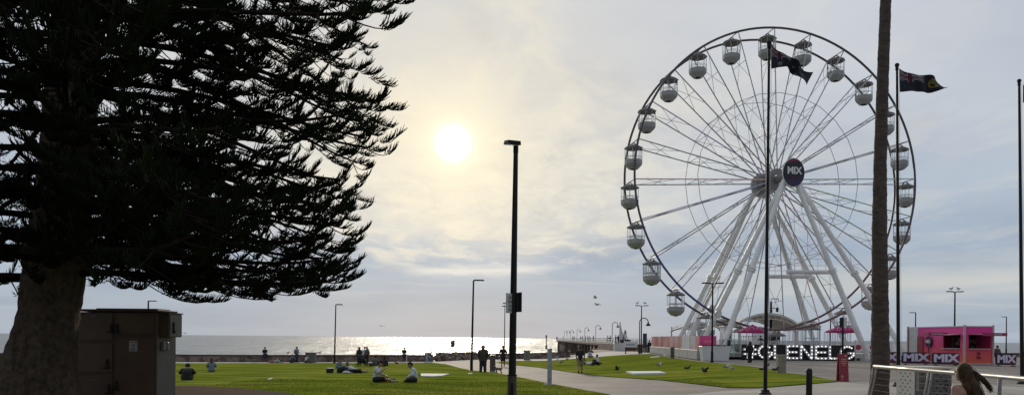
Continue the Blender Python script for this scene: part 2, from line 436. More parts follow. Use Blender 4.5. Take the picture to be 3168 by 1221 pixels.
M_path = paver_mat('clay_path_pavers', (.30,.265,.235), (.25,.22,.20))
M_plaza = paver_mat('honed_plaza_concrete', (.43,.40,.355), (.40,.375,.335), (2.4,1.2), (.27,.25,.22), .12)
M_prom = mat('pale_promenade_concrete', (.44,.42,.38), .8, 0, .12, .6)
M_mulch = mat('brown_bark_mulch', (.026,.014,.009), .98, 0, .4, 11, .9, 16, col2=(.11,.062,.040), spec=.05)
M_sand = mat('beach_sand', (.34,.29,.22), .9, 0, .12, .4)
base = sheet('path', [(-75,-12),(48,-12),(80,60),(80,131),(14,131),(12,108),(3,101),(-3,92),(-12,82),(-75,82)], M_path, 0.0, 1.0)
tag(base, kind='structure')
g2 = lambda pts: [(G(*p).x, G(*p).y) for p in pts]
left_edge = g2([(1340,1121),(1380,1126),(1420,1137),(1458,1145),(1529,1152),(1600,1165),(1684,1183),(1777,1201),(1888,1221)])
lawn_left = [(-70, 71.5)] + [(G(0,1118).x, G(0,1118).y), (G(560,1122.5).x, G(560,1122.5).y), (G(1100,1122).x, G(1100,1122).y)] + left_edge + [(1.6,12),(0.2,6),(-1.5,0.5),(-70,0.5)]
tag(sheet('lawn', lawn_left, M_lawn, 0.03), kind='structure')
lawn_right = g2([(1533,1120),(1600,1129),(1667,1136),(1782,1153),(1871,1164),(1980,1171),(2040,1175),(2150,1187),(2253,1199),(2351,1199.5),(2472,1190),(2594,1180),
                 (2514,1163),(2430,1153),(2381,1143),(2320,1132),(2260,1126),(2174,1119),(2090,1108),(2012,1094),(1933,1097),(1844,1104),(1733,1112),(1595,1115)])
tag(sheet('lawn', lawn_right, M_lawn, 0.03), kind='structure')
plaza = g2([(2119,1221),(2200,1212),(2283,1205.5),(2351,1200.5),(2472,1191),(2594,1181),(2680,1181.5),(2900,1184),(3100,1187),(3300,1190)]) + [(30,8),(30,-10),(3,-10),(2.2,6)]
tag(sheet('plaza', plaza, M_plaza, 0.008), kind='structure')
wl = [(-300,1117.5),(0,1115),(560,1118.5),(1100,1118),(1340,1117),(1460,1111),(1620,1108.5),(1760,1104)]
WALL = [Vector((G(*p).x, G(*p).y, 0)) for p in wl]
prom = [(-70,72.0)] + [(G(0,1118.8).x, G(0,1118.8).y), (G(560,1123.3).x, G(560,1123.3).y), (G(1100,1122.8).x, G(1100,1122.8).y), (G(1340,1121.6).x, G(1340,1121.6).y)] + [(w.x, w.y-0.02) for w in WALL[::-1]][3:]
prom = [(-70,71.2)] + g2([(0,1118.6),(560,1123),(1100,1122.6),(1345,1121.6),(1460,1114.5),(1600,1114.8),(1733,1111.8),(1844,1103.6),(1933,1096.6),(2012,1093.6)]) + [(22,112),(15.5,112)] + [(w.x, w.y-0.3) for w in WALL[::-1]] + [(-70,80)]
tag(sheet('promenade', prom, M_prom, 0.012), kind='structure')
mul = g2([(-60,1205),(300,1192),(520,1195.5),(617,1196),(746,1204),(843,1213.5),(908,1221)]) + [(-5.2,13),(-6,8),(-9.4,6.2),(-13.5,8),(-15.5,12),(-15.5,17)]
tag(sheet('mulch_bed', mul, M_mulch, 0.055), kind='structure')
# beach and sea
b = MB(); b.add([(-6000,78,-3.2),(6000,78,-3.2),(6000,170,-4.75),(-6000,170,-4.75)], [(0,1,2,3)])
tag(b.build('beach', M_sand), kind='structure')
def sea_mat():
    m = bpy.data.materials.new('sea_water'); m.use_nodes = True; nt = m.node_tree; n = nt.nodes; l = nt.links; b = n['Principled BSDF']
    b.inputs['Base Color'].default_value = (.26,.275,.285,1); b.inputs['Roughness'].default_value = .42; b.inputs['IOR'].default_value = 1.33
    b.inputs['Specular IOR Level'].default_value = .5
    tc = n.new('ShaderNodeTexCoord')
    def nz(s, det, st, dist=0.0):
        mp = n.new('ShaderNodeMapping'); mp.inputs['Scale'].default_value = st; l.new(tc.outputs['Object'], mp.inputs['Vector'])
        z = n.new('ShaderNodeTexNoise'); z.inputs['Scale'].default_value = s; z.inputs['Detail'].default_value = det; z.inputs['Distortion'].default_value = dist
        l.new(mp.outputs[0], z.inputs['Vector']); return z.outputs['Fac']
    def mad(a, k, c=None):
        x = n.new('ShaderNodeMath'); x.operation = 'MULTIPLY_ADD'; l.new(a, x.inputs[0]); x.inputs[1].default_value = k
        if c is not None: l.new(c, x.inputs[2])
        return x.outputs[0]
    h = mad(nz(.045, 3, (1,1.4,1), .4), 3.4)
    h = mad(nz(.22, 3, (1,1.2,1), .6), 2.2, h)
    h = mad(nz(1.1, 3, (1,1.2,1), .3), .8, h)
    # wind lanes and wave groups: ruffled and slick patches, long in depth
    def patch(sx, sy, lo, hi):
        p = nz(1.0, 7, (sx, sy, 1), .3); r = n.new('ShaderNodeMapRange'); r.interpolation_type = 'SMOOTHSTEP'; l.new(p, r.inputs[0])
        for i, v in enumerate((.40, .60, lo, hi)): r.inputs[i+1].default_value = v
        return r.outputs[0]
    ro = n.new('ShaderNodeMath'); ro.operation = 'MULTIPLY'; l.new(patch(.26, .032, .36, .60), ro.inputs[0]); l.new(patch(.05, .006, .72, 1.0), ro.inputs[1]); l.new(ro.outputs[0], b.inputs['Roughness'])
    h = mad(nz(1.0, 6, (.30, .055, 1), .4), 2.1, h)
    bp = n.new('ShaderNodeBump'); bp.inputs['Strength'].default_value = .7; bp.inputs['Distance'].default_value = 1.0
    l.new(h, bp.inputs['Height']); l.new(bp.outputs[0], b.inputs['Normal'])
    return m
b = MB(); b.add([(-60000,160,-4.6),(60000,160,-4.6),(60000,90000,-4.6),(-60000,90000,-4.6)], [(0,1,2,3)])
tag(b.build('sea', sea_mat()), kind='structure')
# ------------------------------------------------------------------ seawall, rocks
def stone_wall_mat():
    m = bpy.data.materials.new('brown_wall_stone'); m.use_nodes = True; nt = m.node_tree; n = nt.nodes; l = nt.links; b = n['Principled BSDF']
    tc = n.new('ShaderNodeTexCoord'); v = n.new('ShaderNodeTexVoronoi'); v.inputs['Scale'].default_value = 2.4; l.new(tc.outputs['Object'], v.inputs['Vector'])
    hs = n.new('ShaderNodeSeparateColor'); l.new(v.outputs['Color'], hs.inputs[0])
    r = n.new('ShaderNodeValToRGB'); e = r.color_ramp.elements; e.new(.5)
    for i, (p, c) in enumerate([(0,(.10,.065,.055)),(.5,(.19,.135,.115)),(1,(.27,.215,.185))]): e[i].position = p; e[i].color = (*c,1)
    l.new(hs.outputs[0], r.inputs['Fac']); l.new(r.outputs[0], b.inputs['Base Color']); b.inputs['Roughness'].default_value = .9
    bp = n.new('ShaderNodeBump'); bp.inputs['Distance'].default_value = .05; l.new(v.outputs['Distance'], bp.inputs['Height']); bp.invert = True; l.new(bp.outputs[0], b.inputs['Normal'])
    return m
M_wall = stone_wall_mat(); M_cope = mat('dark_coping_stone', (.085,.06,.055), .8, 0, .3, 2)
def wall_run(name, label, pts, h, cope=True, th=0.45, drop=3.4):
    t = thing(name, label, 'wall', (pts[0].x, pts[0].y, gz(pts[0].x, pts[0].y)))
    o = t.location
    b = MB(); c = MB()
    for i in range(len(pts)-1):
        p, q = pts[i], pts[i+1]; n = max(1, int((q-p).length/4))
        for k in range(n):
            a = p.lerp(q, k/n); e = p.lerp(q, (k+1)/n); d = (e-a).normalized(); nn = Vector((-d.y, d.x, 0))
            if nn.y < 0: nn = -nn
            za, ze = gz(a.x, a.y), gz(e.x, e.y)
            def slab(mb, z0a, z0e, z1a, z1e, i0, i1):
                vs = [(*(a+nn*i0).xy, z0a), (*(e+nn*i0).xy, z0e), (*(e+nn*i1).xy, z0e), (*(a+nn*i1).xy, z0a),
                      (*(a+nn*i0).xy, z1a), (*(e+nn*i0).xy, z1e), (*(e+nn*i1).xy, z1e), (*(a+nn*i1).xy, z1a)]
                mb.add(vs, [(3,2,1,0),(4,5,6,7),(0,1,5,4),(1,2,6,5),(2,3,7,6),(3,0,4,7)])
            slab(b, za-drop, ze-drop, za+h-.14, ze+h-.14, 0, th)
            slab(c, za+h-.137, ze+h-.137, za+h, ze+h, -.06, th+.05)
    b.build('wall_face', M_wall, t, off=o); c.build('coping', M_cope, t, off=o)
    return t
wall_run('seawall', 'long low brown stone seawall with dark coping behind the left lawn', WALL[:5], 0.76)
wall_run('seawall', 'low brown seawall run between the path and the jetty', WALL[5:], 0.72)
def rock_bank():
    t = thing('rock_bank', 'low rough bank of brown rocks and scrub at the path end, glitter behind', 'rock bank', (WALL[4].x, WALL[4].y, gz(WALL[4].x, WALL[4].y)))
    b = MB(); a, e = WALL[4], WALL[5]; rr = random.Random(3)
    for k in range(90):
        p = a.lerp(e, rr.uniform(-.02,1.02)); y = rr.uniform(.25, 2.2); s = rr.uniform(.28,.55)
        b.ball((p.x+rr.uniform(-.3,.3), p.y+y, gz(p.x,p.y)+rr.uniform(.05,.72)*(1 if y > .6 else .6)), s, 7, 5, 0, (1, rr.uniform(.6,1), rr.uniform(.55,.8)), Matrix.Rotation(rr.uniform(0,6),3,'Z'))
    b.build('rocks', M_wall, t, off=t.location)
    g = MB()
    for k in range(700):
        p = a.lerp(e, rr.uniform(0,1)); q = Vector((p.x, p.y+rr.uniform(.6,2.0), gz(p.x,p.y)+.78)); d = Vector((rr.uniform(-.2,.2), rr.uniform(-.1,.1), rr.uniform(.08,.26)))
        w = Vector((.03,0,0)); g.add([q-w, q+w, q+d], [(0,1,2)])
    sc_ = g.build('scrub', mat('dry_scrub', (.09,.085,.035), .8, 0, .3, 3, trans=.3), t, off=t.location); sc_['kind'] = 'stuff'
rock_bank()
# a back wall and parapet on the far right, beyond the kiosk
pr = [Vector((34,97,0)), Vector((80,97,0))]
wall_run('parapet', 'low brown parapet on the far right beyond the pink kiosk', pr, 0.55)
# ------------------------------------------------------------------ grass blades, near part of the lawn
def grass():
    N = 60000
    x = RNG.uniform(-12, 9, N*5); y = 14+ (RNG.random(N*5)**2.2)*22
    def inside(poly, x, y):
        c = np.zeros(len(x), bool); n = len(poly)
        for i in range(n):
            x0,y0 = poly[i]; x1,y1 = poly[(i+1)%n]
            if y0 == y1: continue
            cond = ((y0 > y) != (y1 > y)) & (x < (x1-x0)*(y-y0)/(y1-y0)+x0)
            c ^= cond
        return c
    a = x/y
    ok = (inside(lawn_left, x, y) | inside(lawn_right, x, y)) & ~inside(mul, x, y) & (a > -.72) & (a < .46)
    x, y = x[ok][:N], y[ok][:N]; n = len(x)
    z = np.array([gz(i, j) for i, j in zip(x, y)])+.028
    th = RNG.uniform(0, 2*PI, n); h = RNG.uniform(.014,.036, n); w = RNG.uniform(.004,.008, n)*(1+y/30)
    lx = RNG.normal(0,.35,n)*h; ly = RNG.normal(0,.35,n)*h
    v = np.empty((n,3,3)); dx, dy = np.cos(th)*w, np.sin(th)*w
    v[:,0] = np.stack([x-dx,y-dy,z],1); v[:,1] = np.stack([x+dx,y+dy,z],1); v[:,2] = np.stack([x+lx,y+ly,z+h],1)
    f = np.arange(n*3).reshape(n,3)
    m = mat('grass_blade', (.11,.155,.013), .7, 0, .15, .8, trans=.35, spec=.0, col2=(.15,.185,.02))
    o = np_mesh('grass', v.reshape(-1,3), f, m); tag(o, 'short green turf blades over both lawns', 'grass', kind='stuff')
grass()
# ------------------------------------------------------------------ Norfolk Island pine
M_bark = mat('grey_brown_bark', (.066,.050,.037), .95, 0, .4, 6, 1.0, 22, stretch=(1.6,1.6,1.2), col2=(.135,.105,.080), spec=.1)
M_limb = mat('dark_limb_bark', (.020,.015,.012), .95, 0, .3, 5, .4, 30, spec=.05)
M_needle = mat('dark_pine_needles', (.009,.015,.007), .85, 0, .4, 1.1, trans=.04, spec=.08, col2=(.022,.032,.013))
def pine():
    Y0 = 15.0
    ctrl = [(1275,100,150),(1221,106,128),(1145,118,108),(1040,136,90),(960,152,84),(900,160,86),(760,181,84),(600,198,80),(440,212,76),(200,228,70),(0,240,64),(-400,258,50),(-1000,285,24),(-1300,292,6)]
    pts = []; rs = []
    for py, px, r in ctrl:
        pts.append(P(px, py, Y0)); rs.append(r/F*Y0)
    g0 = gz(pts[0].x, Y0); pts[0].z = g0-0.15
    t = thing('pine_tree', 'huge dark pine with thick grey trunk filling the left side, overhanging the lawn', 'pine tree', (pts[0].x, Y0, g0))
    o = t.location
    # trunk, resampled with buttress ribs and rings
    zz = [p.z for p in pts]
    def centre(z):
        z = min(max(z, zz[0]), zz[-1])
        for i in range(len(zz)-1):
            if z <= zz[i+1]:
                k = (z-zz[i])/(zz[i+1]-zz[i]); return pts[i].lerp(pts[i+1], k), rs[i]+(rs[i+1]-rs[i])*k
        return pts[-1], rs[-1]
    b = MB(); n = 40; vs = []; m = 90
    for i in range(m):
        z = zz[0]+(zz[-1]-zz[0])*(i/(m-1))**1.5; c, r = centre(z); fl = max(0, 1-(z-g0)/1.3)
        for k in range(n):
            a = 2*PI*k/n
            rr = r*(1+fl*fl*(.16*math.cos(5*a+1)+.08*math.cos(9*a)) + .025*math.sin(7*a+z*2)+.018*math.sin(z*23+3*math.sin(a*2)))
            vs.append((c.x+rr*math.cos(a)-o.x, c.y+rr*math.sin(a)-o.y, z-o.z))
    fs = [(i*n+k, i*n+(k+1)%n, (i+1)*n+(k+1)%n, (i+1)*n+k) for i in range(m-1) for k in range(n)]
    b.add(vs, fs)
    rk = random.Random(5)
    # knobs where old whorls were shed
    for z in (3.05, 3.55, 4.25):
        c, r = centre(z)
        for k in range(9):
            a = 2*PI*k/9+rk.uniform(-.2,.2)
            b.ball((c.x+r*.9*math.cos(a)-o.x, c.y+r*.9*math.sin(a)-o.y, z+rk.uniform(-.1,.1)-o.z), rk.uniform(.10,.24), 8, 6, 0, (1,1,1.1))
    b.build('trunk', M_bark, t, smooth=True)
    rr = random.Random(21)
    tipsP = []; tipsD = []; tipsU = []
    nb = 0
    twigs = MB()
    whorls = [2.80, 3.15, 3.55, 3.95, 4.4, 4.9, 5.35, 5.85, 6.35, 6.85, 7.4, 8.0, 8.6, 9.3, 10.0, 10.7, 11.3]
    for wi, z in enumerate(whorls):
        cnt = 8
        a0 = rr.uniform(0, 6)
        for k in range(cnt):
            az = a0+2*PI*k/cnt+rr.uniform(-.22,.22)
            d = Vector((math.cos(az), math.sin(az), 0))
            zb = z+rr.uniform(-.18,.18); c, r = centre(zb)
            if wi == 1 and not (-.9 < az % (2*PI) - (2*PI if az % (2*PI) > PI else 0) < 1.2) and rr.random() < .55: continue
            if d.x < -.3 and z > 3.0 and rr.random() < .30: continue
            if wi == 0 and d.y < -.3: continue
            if abs(d.y) > .72 and z > 3.4 and rr.random() < .15: continue
            L = rr.uniform(4.8, 5.7)*(1.02 if z < 4 else 1.0)
            if z < 4.6: L *= .86
            elif z < 6.3: L *= .90
            if z > 6.6: L = rr.uniform(4.8, 5.75)
            if z > 8.9: L = rr.uniform(5.0, 6.5)
            if d.y < -.55: L *= .88
            droop = rr.uniform(.22,.42) if z > 4 else rr.uniform(.10,.24)
            # crown outline: limbs on the seaward side end on the pruned, wind-shaped profile
            prof = [(-200,1180),(-60,1170),(20,1180),(120,1180),(200,1080),(260,1150),(350,1180),(460,1185),(520,1150),(600,1085),(690,1075),(780,1045),(850,1060),(900,1010),(950,900)]
            for it in range(3):
                tp = Vector((c.x, c.y, zb))+d*(r*.7+L)+Vector((0,0,.05*L-droop*L*.95+.117*L))
                pxx = CX+F*tp.x/tp.y; pyy = HY-F*(tp.z-EYE)/tp.y-(pxx-CX)*.0094*-1
                if d.x > .35 and tp.y > 4:
                    q = 0
                    while q < len(prof)-2 and pyy > prof[q+1][0]: q += 1
                    kk = min(1, max(0, (pyy-prof[q][0])/(prof[q+1][0]-prof[q][0]))); lim = prof[q][1]+(prof[q+1][1]-prof[q][1])*kk-55-130*max(0,-d.y)
                    dxl = (lim-pxx)/F*tp.y/max(.5, d.x-d.y*tp.x/tp.y)
                    L = min(7.3, max(3.6, L+dxl*(.6 if dxl > 0 else 1.0)))
                if pyy > 905 and droop > .06: droop *= .7
            if pyy > 840 and pxx < 720 and (d.y < .15 or wi == 0) and d.x > -.3: continue
            side = Vector((-d.y, d.x, 0)); bend = rr.uniform(-.10,.10)
            N = 11; lp = []
            for i in range(N):
                s = i/(N-1)
                h = .05*s*L - droop*L*s*s*.95 + .13*L*s**4*(.9)
                lp.append(Vector((c.x, c.y, zb))+d*(r*.7+L*s)+side*(bend*L*s*s)+Vector((0,0,h)))
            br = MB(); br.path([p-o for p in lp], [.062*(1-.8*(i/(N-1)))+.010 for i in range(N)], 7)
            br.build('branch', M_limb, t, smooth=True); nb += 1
            # branchlets: bare cords that end in flat pads of upswept foliage
            s = .12; sg = 1; lft = d.x < -.2
            while s < 1.0:
                i = min(N-2, int(s*(N-1))); f = s*(N-1)-i; p = lp[i].lerp(lp[i+1], f); td = (lp[i+1]-lp[i]).normalized()
                ln = (1.30*math.sin(PI*min(1, .25+.55*s))**.8*(1.05-.30*s))*rr.uniform(.45,1.25)+.30
                an = rr.uniform(.45,1.2)*(1-.40*s)
                bd = (td*math.cos(an)+side*sg*math.sin(an)).normalized()
                dz = rr.uniform(-.85,-.15); cu = rr.uniform(.15,.6); M = 7; bp = []
                for q in range(M):
                    u = q/(M-1); bp.append(p+bd*(ln*u)+side*(sg*.10*ln*math.sin(u*3+nb))+Vector((0,0, dz*ln*u*.8+cu*ln*u**3)))
                if rr.random() < .85: twigs.path([v-o for v in bp], [.017,.015,.013,.011,.010,.009,.008], 3)
                bare = rr.uniform(.40,.78) if s > .45 else rr.uniform(.1,.5)
                nf = int(ln*(1-bare)/(.0145 if lft else .0080))
                for q in range(nf):
                    u = bare+(1-bare)*(q+rr.random())/max(1,nf); j = min(M-2, int(u*(M-1))); g = u*(M-1)-j
                    fp = bp[j].lerp(bp[j+1], g); fd = (bp[j+1]-bp[j]).normalized()
                    sd = fd.cross(Vector((0,0,1))); sd.normalize()
                    w = rr.uniform(-1,1); k = (u-bare)/(1-bare)
                    dr = fd*rr.uniform(.5,1.0)+sd*w*.6*(1-.5*k)+Vector((0,0,rr.uniform(.15,1.05)))
                    tipsP.append(fp+sd*(w*.10*(1-k))); tipsD.append(dr.normalized()); tipsU.append(fd)
                s += rr.uniform(.020,.050)*(1.6 if lft else 1)*(.85 if s < .4 else 1.1); sg = -sg
    tw = twigs.build('twigs', M_limb, t)
    # foliage cords: tapered three-sided bent fingers, grown in numpy
    Pn = np.array([tuple(p-o) for p in tipsP]); Dn = np.array([tuple(d) for d in tipsD]); n = len(Pn)
    ln = RNG.uniform(.10,.25,n); up = np.array([0,0,1.0])
    A = np.cross(Dn, up); A /= np.linalg.norm(A,axis=1)[:,None]+1e-9; B = np.cross(Dn, A)
    D2 = Dn+up*RNG.uniform(.0,.45,n)[:,None]; D2 /= np.linalg.norm(D2,axis=1)[:,None]
    rad = RNG.uniform(.0065,.011,n)
    rings = []
    mid = Pn+Dn*(ln*.5)[:,None]; end = mid+D2*(ln*.5)[:,None]
    for c, kf in ((Pn,.8),(mid,1.0),(end,.45)):
        for q in range(3):
            a = 2*PI*q/3; rings.append(c+(A*math.cos(a)+B*math.sin(a))*(rad*kf)[:,None])
    V = np.stack(rings,1)            # n,9,3
    fq = []
    for lev in (0,1):
        for q in range(3):
            j = (q+1)%3; fq.append((lev*3+q, lev*3+j, lev*3+3+j, lev*3+3+q))
    Fq = np.array(fq)[None]+ (np.arange(n)*9)[:,None,None]
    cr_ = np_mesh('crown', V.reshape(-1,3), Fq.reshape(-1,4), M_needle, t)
    print('pine: limbs', nb, 'cords', n)
pine()
# ------------------------------------------------------------------ palm trunk on the right (crown above the frame)
def palm():
    Y0 = 20.0
    ctrl = [(1250,2719,29),(1221,2719,28.5),(1121,2724,27),(900,2722.5,23.5),(700,2721,21.5),(500,2723,18.5),(250,2731,17),(0,2740,16),(-250,2750,15.5),(-420,2757,15)]
    pts = [P(px, py, Y0) for py, px, r in ctrl]; rs = [r/F*Y0 for _,_,r in ctrl]
    g0 = gz(pts[0].x, Y0); pts[0].z = g0-.1
    t = thing('palm_tree', 'tall slim palm with a bare brown ringed trunk between the wheel and the kiosk', 'palm tree', (pts[0].x, Y0, g0)); o = t.location
    b = MB(); n = 22; vs = []; m = 260; zz = [p.z for p in pts]; rk = random.Random(9)
    for i in range(m):
        z = zz[0]+(zz[-1]-zz[0])*i/(m-1); j = 0
        while j < len(zz)-2 and z > zz[j+1]: j += 1
        k = (z-zz[j])/(zz[j+1]-zz[j]); c = pts[j].lerp(pts[j+1], k); r = (rs[j]+(rs[j+1]-rs[j])*k)*(1+.035*((i*.37)%1)-.015+rk.uniform(-.012,.012))
        for q in range(n):
            a = 2*PI*q/n; r2 = r*(1+.03*math.sin(5*a+i*.6)+rk.uniform(-.02,.02)); vs.append((c.x+r2*math.cos(a)-o.x, c.y+r2*math.sin(a)-o.y, z-o.z))
    b.add(vs, [(i*n+k, i*n+(k+1)%n, (i+1)*n+(k+1)%n, (i+1)*n+k) for i in range(m-1) for k in range(n)])
    b.build('trunk', mat('palm_bark', (.060,.045,.036), .95, 0, .35, 4, .8, 16, stretch=(1,1,3), col2=(.105,.085,.07)), t, smooth=True)
    f = MB(); top = pts[-1]-o
    for k in range(34):
        az = k*2.4; el = rk.uniform(-.5,1.1); L = rk.uniform(1.2,1.7)
        d = Vector((math.cos(az)*math.cos(el), math.sin(az)*math.cos(el), math.sin(el))); st = top+d*.9
        f.tube(top, st, .025, .015, 4)
        sd = d.cross(Vector((0,0,1))).normalized()
        for q in range(-7,8):
            a = q/7*1.25; e = (d*math.cos(a)+sd*math.sin(a)); e2 = st+e*L*.75+Vector((0,0,-.15*abs(q)/7-.25)); mid = st+e*L*.4
            w = d.cross(e) ; w = sd*.04
            f.add([st, mid-w, e2, mid+w], [(0,1,2,3)])
    f.build('crown', mat('palm_frond', (.05,.075,.025), .6, 0, .3, 2, trans=.2), t)
palm()
# ------------------------------------------------------------------ Ferris wheel
PHI = 0.16
NG = 24; PH0 = R(2.5)
def led_mat(name, base, rough=.45, metal=.3, strength=.07):
    """dark steel carrying colour-changing light strips: blue lower left, red lower right"""
    m = bpy.data.materials.new(name); m.use_nodes = True; nt = m.node_tree; n = nt.nodes; l = nt.links; b = n['Principled BSDF']
    b.inputs['Base Color'].default_value = (*base,1); b.inputs['Roughness'].default_value = rough; b.inputs['Metallic'].default_value = metal
    tc = n.new('ShaderNodeTexCoord'); sp = n.new('ShaderNodeSeparateXYZ'); l.new(tc.outputs['Object'], sp.inputs[0])
    at = n.new('ShaderNodeMath'); at.operation = 'ARCTAN2'; l.new(sp.outputs['X'], at.inputs[0])
    ng = n.new('ShaderNodeMath'); ng.operation = 'MULTIPLY'; ng.inputs[1].default_value = -1; l.new(sp.outputs['Z'], ng.inputs[0]); l.new(ng.outputs[0], at.inputs[1])
    mr = n.new('ShaderNodeMapRange'); l.new(at.outputs[0], mr.inputs[0]); mr.inputs[1].default_value = -PI; mr.inputs[2].default_value = PI
    rp = n.new('ShaderNodeValToRGB'); e = rp.color_ramp.elements
    stops = [(0,(0,0,0)),(.26,(0,0,0)),(.33,(.05,.03,.55)),(.40,(.06,.03,.7)),(.43,(.05,.0,.02)),(.50,(.22,.02,.05)),(.62,(.34,.02,.05)),(.68,(.20,.02,.05)),(.72,(.04,.01,.08)),(.78,(0,0,0)),(1,(0,0,0))]
    while len(e) < len(stops): e.new(.5)
    for i,(p,c) in enumerate(stops): e[i].position = p; e[i].color = (*c,1)
    l.new(mr.outputs[0], rp.inputs['Fac']); l.new(rp.outputs['Color'], b.inputs['Emission Color']); b.inputs['Emission Strength'].default_value = strength
    return m
def wheel():
    fc = P(2411, 553, 76.0); Rr = 466.0/F*76.0
    ax = Vector((-math.sin(PHI), math.cos(PHI), 0))
    c = fc+ax*1.5
    t = thing('ferris_wheel', 'tall white Ferris wheel with hanging cabins and a round dark sign on its hub', 'Ferris wheel', (c.x, c.y, gz(c.x,c.y)), PHI)
    hz = c.z-gz(c.x,c.y); C0 = Vector((0,0,hz))
    Mi = Matrix.Rotation(-PHI,3,'Z')
    def loc(p): return Mi @ (Vector(p)-Vector(t.location))
    M_rim = led_mat('rim_steel_with_light_strip', (.085,.078,.082))
    M_rimr = led_mat('rear_rim_steel_with_light_strip', (.095,.075,.075), strength=.05)
    M_spoke = mat('spoke_steel', (.42,.425,.43), .45, .4, .12, .6)
    def tinted(name, col): return mat(name, (.38,.38,.38), .45, .3, .1, .6, emit=(*col,.09))
    spoke_mats = {4: tinted('spoke_violet_light',(.5,.25,.9)), 7: tinted('spoke_blue_light',(.25,.3,1.0)), 6: tinted('spoke_red_light',(.8,.25,.35)), 16: tinted('spoke_green_light',(.25,.7,.3)), 17: tinted('spoke_green_light',(.25,.7,.3)),18: tinted('spoke_green_light',(.25,.7,.3)), 13: tinted('spoke_red_light',(.8,.25,.35)), 14: tinted('spoke_red_light',(.8,.25,.35))}
    def pt(r, a, y): return Vector((-r*math.sin(a), y, hz+r*math.cos(a)))
    for y, m in ((-1.5, M_rim), (1.7, M_rimr)):
        b = MB(); b.path([pt(Rr, 2*PI*k/110, 0)-C0 for k in range(110)], .115, 8, closed=True)
        ro = b.build('rim', m, t, smooth=True); ro.location = C0+Vector((0,y,0))
        b = MB(); b.path([pt(Rr*.572, 2*PI*(k+.0)/NG, y) for k in range(NG)], .032, 5, closed=True); b.build('inner_ring', M_spoke, t)
    for g in range(NG):
        a = PH0+2*PI*g/NG
        ms = spoke_mats.get(g, M_spoke)
        b = MB(); b.tube(pt(1.05,a,-1.15), pt(Rr-.1,a,-1.5), .066, .056, 6); b.build('spoke', ms, t)
        b = MB(); b.tube(pt(1.05,a,1.15), pt(Rr-.1,a,1.5), .066, .056, 6); b.build('spoke', M_spoke, t)
        b = MB()
        f = lambda k, s: pt(Rr*k, a, s*(1.15+.35*k))
        for k0, k1, k2 in ((.93,.81,.70),(.60,.50,.40),(.40,.31,.22)):
            b.tube(f(k1,-1), f(k1,1), .026, None, 5)
            b.tube(f(k0,-1), f(k2,1), .022, None, 5); b.tube(f(k0,1), f(k2,-1), .022, None, 5)
        b.tube(f(.572,-1), f(.572,1), .026, None, 5)
        b.tube(pt(Rr,a,-1.5), pt(Rr,a,1.5), .05, None, 6)
        b.build('cross_brace', M_spoke, t)
    # hub: drum, flanges, rear disc
    X = Matrix.Rotation(-PI/2,3,'X')
    b = MB(); b.lathe(C0, [(.42,-4.1),(.42,2.2)], 20, 0, True, X)
    for y in (-1.15, 1.15): b.lathe(C0, [(.5,y-.12),(1.1,y-.10),(1.15,y),(1.1,y+.10),(.5,y+.12)], 26, 0, False, X)
    b.build('hub', mat('hub_grey_paint', (.24,.23,.23), .5, .1, .25, 2), t, smooth=True, auto=40)
    b = MB(); b.lathe(C0, [(.1,1.95),(1.25,1.95),(1.3,2.0),(1.3,2.16),(1.24,2.2),(.1,2.2)], 36, 0, True, X)
    b.build('rear_hub_disc', mat('pale_hub_disc', (.50,.52,.50), .55, 0, .1, 1.5), t)
    b = MB(); b.box(C0+Vector((0,1.9,0)), (.7,1.2,.8)); b.build('drive_housing', mat('dark_red_paint', (.10,.012,.018), .5, 0, .2, 3), t)
    # front sign
    def swoosh(m_name):
        m = bpy.data.materials.new(m_name); m.use_nodes = True; nt = m.node_tree; n = nt.nodes; l = nt.links; bb = n['Principled BSDF']
        tc = n.new('ShaderNodeTexCoord'); sp = n.new('ShaderNodeSeparateXYZ'); l.new(tc.outputs['Object'], sp.inputs[0])
        w = n.new('ShaderNodeMath'); w.operation = 'MULTIPLY_ADD'; l.new(sp.outputs['X'], w.inputs[0]); w.inputs[1].default_value = 2.4; w.inputs[2].default_value = .6
        s = n.new('ShaderNodeMath'); s.operation = 'SINE'; l.new(w.outputs[0], s.inputs[0])
        ad = n.new('ShaderNodeMath'); ad.operation = 'MULTIPLY_ADD'; l.new(s.outputs[0], ad.inputs[0]); ad.inputs[1].default_value = -.10; l.new(sp.outputs['Z'], ad.inputs[2])
        mr = n.new('ShaderNodeMapRange'); l.new(ad.outputs[0], mr.inputs[0]); mr.inputs[1].default_value = -1.4; mr.inputs[2].default_value = 1.4
        rp = n.new('ShaderNodeValToRGB'); rp.color_ramp.interpolation = 'CONSTANT'; e = rp.color_ramp.elements
        st = [(0,(.035,.020,.085)),(.30,(.014,.012,.030)),(.80,(.20,.02,.06)),(.93,(.55,.55,.58))]
        while len(e) < 4: e.new(.5)
        for i,(p,cc) in enumerate(st): e[i].position = p; e[i].color = (*cc,1)
        l.new(mr.outputs[0], rp.inputs['Fac']); l.new(rp.outputs['Color'], bb.inputs['Base Color']); bb.inputs['Roughness'].default_value = .4
        return m
    b = MB(); b.lathe((0,0,0), [(.05,-.12),(1.12,-.12),(1.12,.12),(.05,.12)], 40, 0, True, X)
    sg = b.build('hub_sign', swoosh('dark_sign_with_red_wave'), t); sg.location = C0+Vector((.0,-4.2,.05)); sg.scale = (1,1,1.22)
    b = MB(); b.path([Vector((1.13*math.cos(2*PI*k/44),0,1.13*math.sin(2*PI*k/44))) for k in range(44)], .065, 6, closed=True)
    b.lathe((0,0.1,0), [(.05,-.05),(1.1,-.05),(1.1,.1),(.05,.1)], 30, 0, True, X)
    b.build('sign_rim', M_white, sg, smooth=True)
